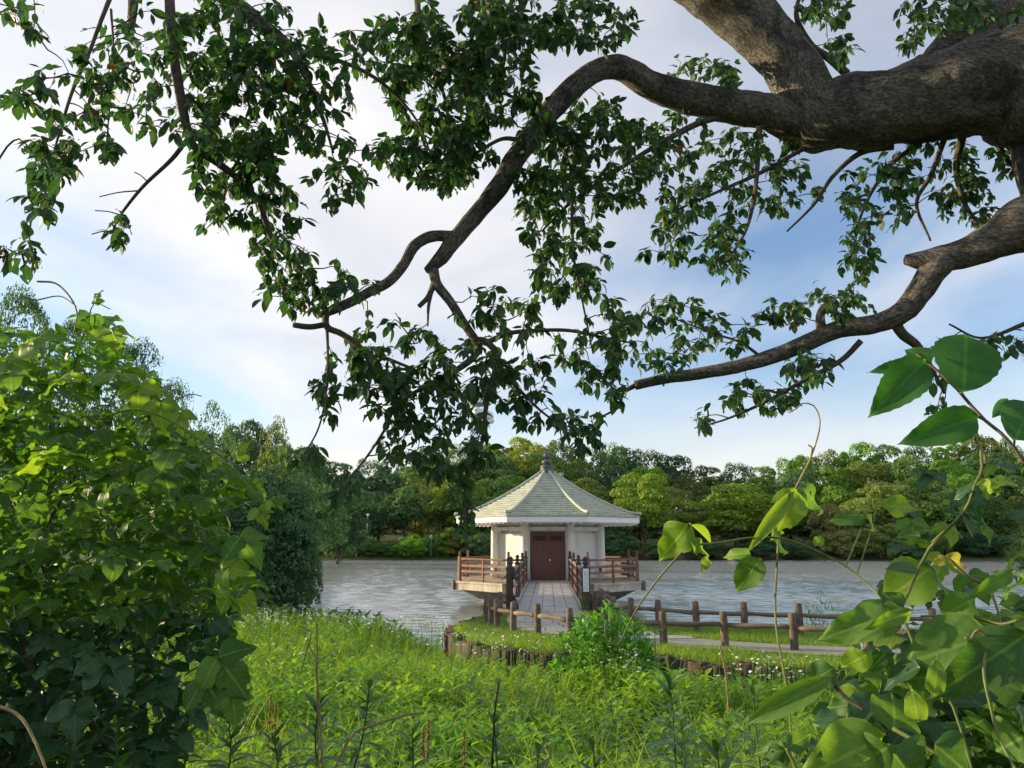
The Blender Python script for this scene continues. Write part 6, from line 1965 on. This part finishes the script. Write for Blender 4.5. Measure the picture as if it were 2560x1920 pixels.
BT = leaf_tpl(OVAL, None, 5, 1, 0.25, 0.35)
leafy_bush("leafy_bush", "bright green leafy bush in front of the log fence, over the stone edging", (0.84, 10.85, -0.50), 0.86, 0.62, 1.16, 2300, 0.122, BT, "bush", 300, ((-0.45, -0.2, 1.08, 10), (0.1, 0, 1.30, 9), (0.42, 0.1, 1.16, 9), (0.72, 0.2, 1.02, 8), (-0.12, -0.1, 1.18, 9)))
leafy_bush("leafy_bush", "dark leafy shrub behind the waterside log fence on the right", (5.85, 16.0, -0.5), 0.62, 0.45, 1.0, 420, 0.15, leaf_tpl(LANCE, None, 5, 1, 0.3, 0.2), "bush", 80)
leafy_bush("clipped_shrub", "small yellow-green shrub behind the waterside log fence, beside the dark one", (6.7, 15.9, -0.2), 0.42, 0.36, 0.62, 500, 0.06, BT, "lawn_blade", 60)
leafy_bush("leafy_weed", "leafy weed growing against the bridge railing below the white sign", (0.86, 18.75, 0.0), 0.13, 0.2, 0.52, 120, 0.07, leaf_tpl(LANCE, None, 4, 1, 0.3, 0.2), "lawn_blade", 30)


def boulder(name, label, c, r, seed):
    V, T = [], []
    n, m = 10, 16
    for i in range(n + 1):
        th = math.pi * i / n
        for j in range(m):
            ph = 2 * math.pi * j / m
            v = Vector((math.sin(th) * math.cos(ph), math.sin(th) * math.sin(ph), math.cos(th)))
            k = 1 + 0.28 * mnoise.noise(v * 1.6 + Vector((seed, 0, 0))) + 0.12 * mnoise.noise(v * 4 + Vector((seed, 3, 0)))
            V.append((c[0] + v.x * r[0] * k, c[1] + v.y * r[1] * k, c[2] + v.z * r[2] * k))
    for i in range(n):
        for j in range(m):
            a, b = i * m + j, i * m + (j + 1) % m
            T.append((a, b, b + m, a + m))
    tag(put(name, mesh_arrays(name, V, T, None, None, True, M["rock"])), label, "rock", "rocks at the meadow shore")


p = at(845, 1563, 19.0); boulder("shore_rock", "low dark rock at the water's edge beyond the meadow", (p[0], p[1], -0.95), (0.75, 0.4, 0.5), 2.0)
p = at(625, 1545, 19.3); boulder("shore_rock", "dark brown rock under the leaning evergreen on the left bank", (p[0], p[1], -0.72), (0.5, 0.4, 0.55), 7.0)


# ================================================================== meadow
def meadow_points(n, ylo, yhi, power=1.0, margin=1.15):
    out = []
    while len(out) < n:
        y = ylo + (yhi - ylo) * RNG.random(n * 2) ** power
        lo = y * -0.86 * margin; hi = y * 0.70 * margin
        x = lo + (hi - lo) * RNG.random(n * 2)
        P = np.stack((x, y), 1)
        ok = ~inside(P, LAKE) & ~inside(P, LAWN)
        out += list(P[ok])
    return np.array(out[:n])


def blade_tpl(rows=4, w=0.035, bend=0.35):
    V, T = [], []
    for i in range(rows):
        t = i / rows
        ww = w * (1 - t ** 1.6)
        V += [(-ww / 2, bend * t * t, t * (1 - 0.25 * bend * t)), (ww / 2, bend * t * t, t * (1 - 0.25 * bend * t))]
    V.append((0, bend, 1 - 0.25 * bend))
    for i in range(rows - 1):
        a = 2 * i
        T += [(a, a + 1, a + 3), (a, a + 3, a + 2)]
    a = 2 * (rows - 1)
    T.append((a, a + 1, a + 2))
    V = np.array(V)
    return V, np.array(T), V[:, [0, 2]]


def weed_tpl(seed, n, ls, prof, spread=0.6, low=0.15):
    """stem of height 1 with n leaves round it"""
    g = np.random.default_rng(seed)
    lt = leaf_tpl(prof, None, 3, 1, 0.35, 0.3)
    parts = []
    V = np.array([(-0.008, 0, 0), (0.008, 0, 0), (0, 0.01, 0), (-0.003, 0, 1), (0.003, 0, 1)])
    parts.append((V, np.array([(0, 1, 4), (0, 4, 3), (1, 2, 4), (2, 0, 3)]), V[:, :2], np.full(5, 0.2)))
    for k in range(n):
        z = low + (1 - low) * (k + 0.6) / n
        a = k * 2.4 + g.uniform(-0.3, 0.3)
        d = np.array((math.cos(a), math.sin(a), g.uniform(0.0, 0.7) + (0.6 if k > n - 4 else 0)))
        s = ls * (1.15 - 0.55 * (k / n)) * g.uniform(0.8, 1.2)
        parts.append(scatter(lt, np.array([(0, 0, z)]), frame(d, (0, 0, 1))[None], np.array([(s, s, s)]), np.array([g.random() * 0.4])))
    return join(parts)


def scatter_plants(tpls, P, hmin, hmax, lean, z_off=0.0, tint_scale=0.6, clump=1.6, seed=5, zfun=None):
    parts = []
    z = ground_z(P[:, 0], P[:, 1]) if zfun is None else zfun(P)
    cl = vnoise(P[:, 0], P[:, 1], clump, seed)
    h = (hmin + (hmax - hmin) * (0.35 * RNG.random(len(P)) + 0.65 * cl))
    if zfun is None:
        lowm = np.where((P[:, 0] < 0.35) & (P[:, 1] > 9), 0.42, 0.72)
        h = h * (lowm + (1 - lowm) * np.clip(seg_dist(P, LAWN) / 2.4, 0, 1))
    which = RNG.integers(0, len(tpls), len(P))
    tint0 = np.clip(0.6 * vnoise(P[:, 0], P[:, 1], clump * 1.4, seed + 3) + 0.4 * RNG.random(len(P)), 0, 1)
    for k, t in enumerate(tpls):
        ids = np.where(which == k)[0]
        if not len(ids): continue
        V, T, U = t[0], t[1], t[2]
        base_t = t[3] if len(t) > 3 else np.zeros(len(V))
        rz = rot_z(RNG.uniform(0, 6.28, len(ids)))
        ax = RNG.normal(0, lean, (len(ids), 2))
        sh = np.tile(np.eye(3), (len(ids), 1, 1)); sh[:, 0, 2] = ax[:, 0]; sh[:, 1, 2] = ax[:, 1]
        rot = sh @ rz
        sc = np.repeat(h[ids][:, None], 3, 1)
        pos = np.stack((P[ids, 0], P[ids, 1], z[ids] + z_off), 1)
        v, tt, u, c = scatter((V, T, U), pos, rot, sc, tint0[ids])
        c = np.clip(c * tint_scale + np.tile(base_t, len(ids)), 0, 0.999)
        parts.append((v, tt, u, c))
    return join(parts)


def stuff(name, data, mat, label, cat):
    V, T, U, C = data
    o = put(name, mesh_arrays(name, V, T, None, C, True, mat))
    return tag(o, label, cat, kind="stuff")


blades = [blade_tpl(4, 0.030, b) for b in (0.15, 0.35, 0.55)]
P = meadow_points(46000, 4.6, 21.5, 0.85)
P = P[P[:, 1] > 5.2 - 0.3 * np.abs(P[:, 0])]
stuff("meadow_grass", scatter_plants(blades, P, 0.22, 0.62, 0.22, -0.02, 0.999), M["meadow"], "tall bright green grass of the meadow", "grass")
weeds = [weed_tpl(1, 12, 0.30, OVAL), weed_tpl(2, 14, 0.34, LANCE), weed_tpl(3, 10, 0.32, OVAL), weed_tpl(4, 16, 0.40, LANCE), weed_tpl(5, 9, 0.26, HEART)]
P = meadow_points(9500, 4.6, 21.0, 0.9)
stuff("meadow_weeds", scatter_plants(weeds, P, 0.18, 0.72, 0.16, -0.02, 0.75, 0.9, 8), M["weed"], "leafy yellow-green weeds growing thickly through the meadow", "weeds")
P = meadow_points(1500, 17.2, 20.8, 1.0)
stuff("shore_weeds", scatter_plants([weed_tpl(11, 18, 0.36, LANCE), weed_tpl(12, 14, 0.34, OVAL)], P, 0.35, 0.72, 0.12, -0.02, 0.6, 1.2, 12), M["weed_dark"], "darker weeds along the meadow's shore", "weeds")
P = np.stack((RNG.uniform(-3.6, 2.6, 1100), RNG.uniform(2.6, 5.2, 1100)), 1)
P = P[(np.abs(P[:, 0] + 0.1) < 0.62 * P[:, 1] + 0.6)]
stuff("bank_weeds", scatter_plants([weed_tpl(21, 16, 0.30, LANCE), weed_tpl(22, 12, 0.26, OVAL), weed_tpl(23, 12, 0.24, HEART)], P, 0.20, 0.50, 0.15, -0.02, 0.6, 0.8, 15), M["weed"], "leafy weeds on the bank at the bottom of the view", "weeds")


P = meadow_points(420, 5.5, 19.5, 0.95)
P = P[vnoise(P[:, 0], P[:, 1], 1.8, 44) > 0.45]
stuff("rank_weeds", scatter_plants([weed_tpl(31, 20, 0.30, LANCE), weed_tpl(32, 14, 0.30, OVAL), weed_tpl(33, 18, 0.26, OVAL)], P, 0.45, 0.85, 0.1, -0.02, 0.6, 1.0, 23), M["weed_dark"], "taller darker weeds in patches through the meadow", "weeds")
P = meadow_points(5200, 5.0, 20.5, 0.9)
stuff("tall_grass", scatter_plants([blade_tpl(5, 0.012, 0.25), blade_tpl(5, 0.012, 0.5), blade_tpl(5, 0.016, 0.7)], P, 0.45, 1.0, 0.2, -0.02, 0.999, 0.9, 21), M["meadow"], "wispy taller grass blades standing above the meadow", "grass")
P = meadow_points(3000, 5.0, 18.5, 0.9)
P = P[vnoise(P[:, 0], P[:, 1], 1.3, 51) > 0.5]
stuff("dry_grass", scatter_plants([blade_tpl(4, 0.010, 0.3), blade_tpl(4, 0.012, 0.6)], P, 0.35, 0.75, 0.25, -0.02, 0.999, 0.7, 31), M["dry_blade"], "thin dry straw-coloured stems among the meadow grass", "grass")


# white daisies in loose drifts
def flower_tpl():
    V = [(0, 0, 0.012)]
    T = []
    n = 9
    for k in range(n):
        a = 2 * math.pi * k / n
        for q in (-0.22, 0.22):
            V.append((math.cos(a + q) * 1.0, math.sin(a + q) * 1.0, 0.0))
        T.append((0, 1 + 2 * k, 2 + 2 * k))
    V = np.array(V)
    return V, np.array(T), V[:, :2]


def make_flowers():
    spots = [(660, 1590, 15.8, 1.9, 0.9, 240), (600, 1600, 14.5, 1.0, 0.7, 90), (900, 1625, 14.8, 1.1, 0.7, 70), (1010, 1615, 15.2, 0.8, 0.5, 45), (1120, 1600, 15.0, 0.5, 0.4, 36), (1180, 1640, 12.5, 0.6, 0.4, 30), (1250, 1660, 11.6, 0.6, 0.4, 34), (1100, 1660, 12.4, 0.8, 0.5, 30), (1545, 1655, 10.2, 0.35, 0.3, 34), (1590, 1675, 9.8, 0.25, 0.2, 16), (1900, 1690, 9.6, 0.9, 0.6, 60), (1960, 1660, 9.9, 0.6, 0.3, 40), (700, 1680, 11.5, 1.0, 0.7, 22), (1420, 1640, 11.2, 0.5, 0.3, 22), (1060, 1610, 16.5, 1.2, 0.5, 36)]
    ft = flower_tpl()
    pos, st = [], MB()
    for (px, py, d, sx, sy, n) in spots:
        c = at(px, py, d)
        for _ in range(n):
            x, y = c[0] + RNG.normal(0, sx * 0.6), c[1] + RNG.normal(0, sy * 0.6)
            if inside(np.array([(x, y)]), LAKE)[0] or inside(np.array([(x, y)]), LAWN)[0]: continue
            gz = float(ground_z(x, y)[0])
            h = RNG.uniform(0.50, 0.80)
            p = np.array((x + RNG.normal(0, 0.05), y + RNG.normal(0, 0.05), gz + h))
            pos.append(p)
            st.tube([(x, y, gz), p], 0.003, 3, False)
    pos = np.array(pos)
    n = len(pos)
    rot = np.array([frame(rnd_unit() * (1, 1, 0.3), np.array((0, -0.35, 1)) + rnd_unit() * 0.35) for _ in range(n)])
    s = RNG.uniform(0.014, 0.022, n)
    V, T, U, C = scatter(ft, pos, rot, np.repeat(s[:, None], 3, 1), np.zeros(n))
    m2 = MB(); m2.add(V, T)
    k = len(V)
    mats = [M["flower"], M["weed"]]
    VV = np.concatenate([V] + [v for v in st.V]); TT = np.concatenate([T] + [t + k for t in st.T])
    midx = np.concatenate((np.zeros(len(T), int), np.ones(sum(len(t) for t in st.T), int)))
    o = put("daisy_flowers", mesh_arrays("daisy_flowers", VV, TT, None, np.full(len(VV), 0.4), True, None, mats, midx))
    tag(o, "small white daisies scattered in drifts across the meadow", "flowers", kind="stuff")


make_flowers()


# lawn turf
def lawn_points(n):
    out = []
    while len(out) < n:
        P = np.stack((RNG.uniform(-2.0, 10.5, n * 2), RNG.uniform(9.5, 18.8, n * 2)), 1)
        a, b = spline(PATH_L, 40), spline(PATH_R, 40)
        strip = np.concatenate((a, b[::-1]))
        edge = vnoise(P[:, 0], P[:, 1], 0.5, 9)
        ok = inside(P, LAWN) & (~inside(P, strip) | ((seg_dist(P, strip) < 0.14 * edge) & (RNG.random(len(P)) < 0.6)))
        out += list(P[ok])
    return np.array(out[:n])


P = lawn_points(42000)
stuff("lawn_grass", scatter_plants([blade_tpl(3, 0.07, 0.4), blade_tpl(3, 0.06, 0.7)], P, 0.05, 0.15, 0.3, -0.005, 0.999, 1.0, 4, lambda q: np.zeros(len(q))), M["lawn_blade"], "short green turf on the lakeside lawn", "grass")
t = np.linspace(0, 1, 700)
EDGE = spline(LAWN[:13], 700)[:, :2]
P = EDGE[RNG.integers(0, 700, 2600)] + RNG.normal(0, 0.08, (2600, 2))
stuff("edge_grass", scatter_plants([blade_tpl(4, 0.035, 0.5), blade_tpl(4, 0.03, 0.8)], P, 0.10, 0.34, 0.3, -0.02, 0.999, 0.6, 6, lambda q: np.where(inside(q, LAWN), 0.0, -0.5)), M["meadow"], "longer grass hanging over the stone edging", "grass")


# ================================================================== tall weeds in the near foreground
def tall_weed(px, top, d, label, seed, n=26, ls=0.15, mat="goldenrod"):
    g = np.random.default_rng(seed)
    tp = at(px, top, d)
    gz = float(ground_z(tp[0], tp[1])[0])
    root = empty("tall_weed", (tp[0], tp[1], gz))
    tag(root, label, "weed", "tall weeds in the foreground")
    base = np.array((tp[0] + g.uniform(-0.08, 0.08), tp[1], gz - 0.05))
    P = spline(np.array([base, base * 0.6 + tp * 0.4 + g.normal(0, 0.02, 3), base * 0.25 + tp * 0.75 + g.normal(0, 0.015, 3), tp]), 24)
    MB().tube(P, np.linspace(0.008, 0.003, 24), 6).build("stem", M["goldenrod"], root, True)
    lt = leaf_tpl(LANCE, None, 6, 1, 0.45, 0.35)
    me = mesh_arrays("leaf", lt[0], lt[1], lt[2], None, True, M[mat])
    n = int(n * 1.7)
    for k in range(n):
        f = 0.25 + 0.75 * (k + 0.5) / n
        i = min(23, int(f * 23))
        a = k * 2.399 + g.uniform(-0.3, 0.3)
        upw = 0.2 + 1.3 * max(0.0, f - 0.7) / 0.3
        dd = np.array((math.cos(a), math.sin(a), upw + g.uniform(-0.1, 0.2)))
        s = ls * (1.15 - 0.65 * f) * g.uniform(0.8, 1.2)
        put("leaf", me, root, to_matrix(P[i], frame(dd, (0, 0, 1)), (s * 2.0, s * 1.35, s)))


for args in ((1672, 1690, 4.4, "tall narrow-leaved weed standing before the meadow, right of the bush", 1, 34, 0.20), (1700, 1800, 4.0, "shorter narrow-leaved weed leaning beside the tallest one at right", 2, 22, 0.17), (925, 1705, 4.2, "tall narrow-leaved weed left of centre at the bottom of the view", 3, 28, 0.17), (798, 1745, 3.9, "narrow-leaved weed below the dry twisted vine", 4, 24, 0.17), (570, 1775, 3.7, "narrow-leaved weed beside the dark left shrub", 5, 24, 0.17), (1232, 1780, 3.9, "narrow-leaved weed around the thin black stick", 6, 24, 0.15), (480, 1735, 3.6, "pale tipped weed at the foot of the left shrub", 7, 26, 0.13), (210, 1785, 3.2, "yellow-green tipped weed in the bottom left corner", 8, 24, 0.12, "weed"), (290, 1810, 3.2, "curled yellow-green weed beside the corner one", 9, 22, 0.11, "weed"), (1480, 1850, 3.6, "low narrow-leaved weed at bottom centre", 10, 18, 0.14), (1350, 1860, 3.4, "low narrow-leaved weed left of the bottom centre one", 11, 18, 0.13), (1030, 1820, 3.5, "low narrow-leaved weed right of the hairy dry stalk", 12, 20, 0.15), (680, 1830, 3.4, "low broad weed at the bottom, right of the left shrub", 13, 20, 0.15), (1880, 1700, 4.2, "slim weed in front of the stone edging at right", 14, 24, 0.13), (1790, 1860, 3.2, "low weed beside the right vine at the bottom", 15, 18, 0.16)):
    tall_weed(*args)


def dry_stalk(name, label, pts, r0, r1, mat, cat="stalk"):
    P = spline(np.array([at(*q) for q in pts]), 26)
    MBo = MB().tube(P, np.linspace(r0, r1, 26), 7, True, 0.1, 30)
    o = MBo.build(name, M[mat], None, True)
    return tag(o, label, cat, "dry stalks in the foreground")


dry_stalk("dry_vine", "dry twisted yellow vine standing before the meadow, left of centre", [(812, 1990, 3.6), (800, 1800, 3.6), (796, 1720, 3.6), (790, 1670, 3.6), (800, 1650, 3.58), (785, 1635, 3.6), (772, 1610, 3.6), (780, 1585, 3.6), (765, 1570, 3.6), (748, 1566, 3.6)], 0.006, 0.003, "dryvine", "vine")
dry_stalk("dry_stick", "straight pale dry stalk beside the twisted vine", [(796, 1990, 3.65), (795, 1760, 3.65), (793, 1650, 3.65), (793, 1558, 3.65)], 0.004, 0.003, "dryvine")
dry_stalk("dead_stem", "thin broken brown stem hanging off the twisted vine", [(774, 1600, 3.58), (764, 1640, 3.58), (755, 1672, 3.58), (746, 1690, 3.58)], 0.003, 0.002, "dryvine")
dry_stalk("black_stick", "thin upright black stick at bottom centre", [(1228, 1990, 3.9), (1233, 1850, 3.9), (1238, 1770, 3.9), (1248, 1708, 3.9)], 0.006, 0.004, "black")
dry_stalk("grass_plume", "hairy brownish grass stalk slanting across the bottom, left of centre", [(820, 1960, 3.4), (880, 1840, 3.4), (950, 1808, 3.4), (1010, 1788, 3.4), (1060, 1782, 3.4)], 0.005, 0.006, "dryvine")
dry_stalk("seed_stalk", "pale forked grass stalk before the stone edging at right", [(1822, 1780, 5.2), (1816, 1700, 5.2), (1808, 1650, 5.2), (1800, 1618, 5.2)], 0.006, 0.005, "dryvine")
dry_stalk("bent_stalk", "bent pale dry stalk at the bottom, right of the black stick", [(1336, 1990, 3.3), (1372, 1900, 3.3), (1378, 1868, 3.3), (1366, 1866, 3.3), (1334, 1900, 3.3)], 0.005, 0.003, "dryvine")


# rust-brown dock seed heads
def dock(px, top, d, label, seed):
    g = np.random.default_rng(seed)
    tp = at(px, top, d)
    gz = float(ground_z(tp[0], tp[1])[0])
    root = empty("dock_plant", (tp[0], tp[1], gz))
    tag(root, label, "weed", "rust-brown dock in the meadow")
    MB().tube([(tp[0], tp[1], gz), (tp[0] + 0.01, tp[1], (gz + tp[2]) / 2), tp], 0.005, 5).build("stem", M["seed"], root, True)
    sd = MB()
    v = np.array([(1, 0, 0), (-1, 0, 0), (0, 1, 0), (0, -1, 0), (0, 0, 1), (0, 0, -1)], float)
    t = np.array([(0, 2, 4), (2, 1, 4), (1, 3, 4), (3, 0, 4), (2, 0, 5), (1, 2, 5), (3, 1, 5), (0, 3, 5)])
    for _ in range(70):
        z = g.uniform(0.35, 1.0)
        q = np.array((tp[0], tp[1], gz)) * (1 - z) + tp * z + g.normal(0, 0.014 * (1.3 - z), 3)
        sd.add(q + v * g.uniform(0.006, 0.011), t)
    sd.build("seed_head", M["seed"], root, True)


for a in ((678, 1735, 6.2, "rust-brown dock stalk at left in the meadow", 1), (690, 1760, 6.0, "rust-brown dock stalk just right of the left one", 2), (1058, 1820, 5.4, "rust-brown dock stalk at bottom, left of the black stick", 3), (1070, 1800, 5.5, "taller rust-brown dock stalk behind the one left of the black stick", 4), (1160, 1830, 5.3, "rust-brown dock stalk close to the black stick", 5)):
    dock(*a)
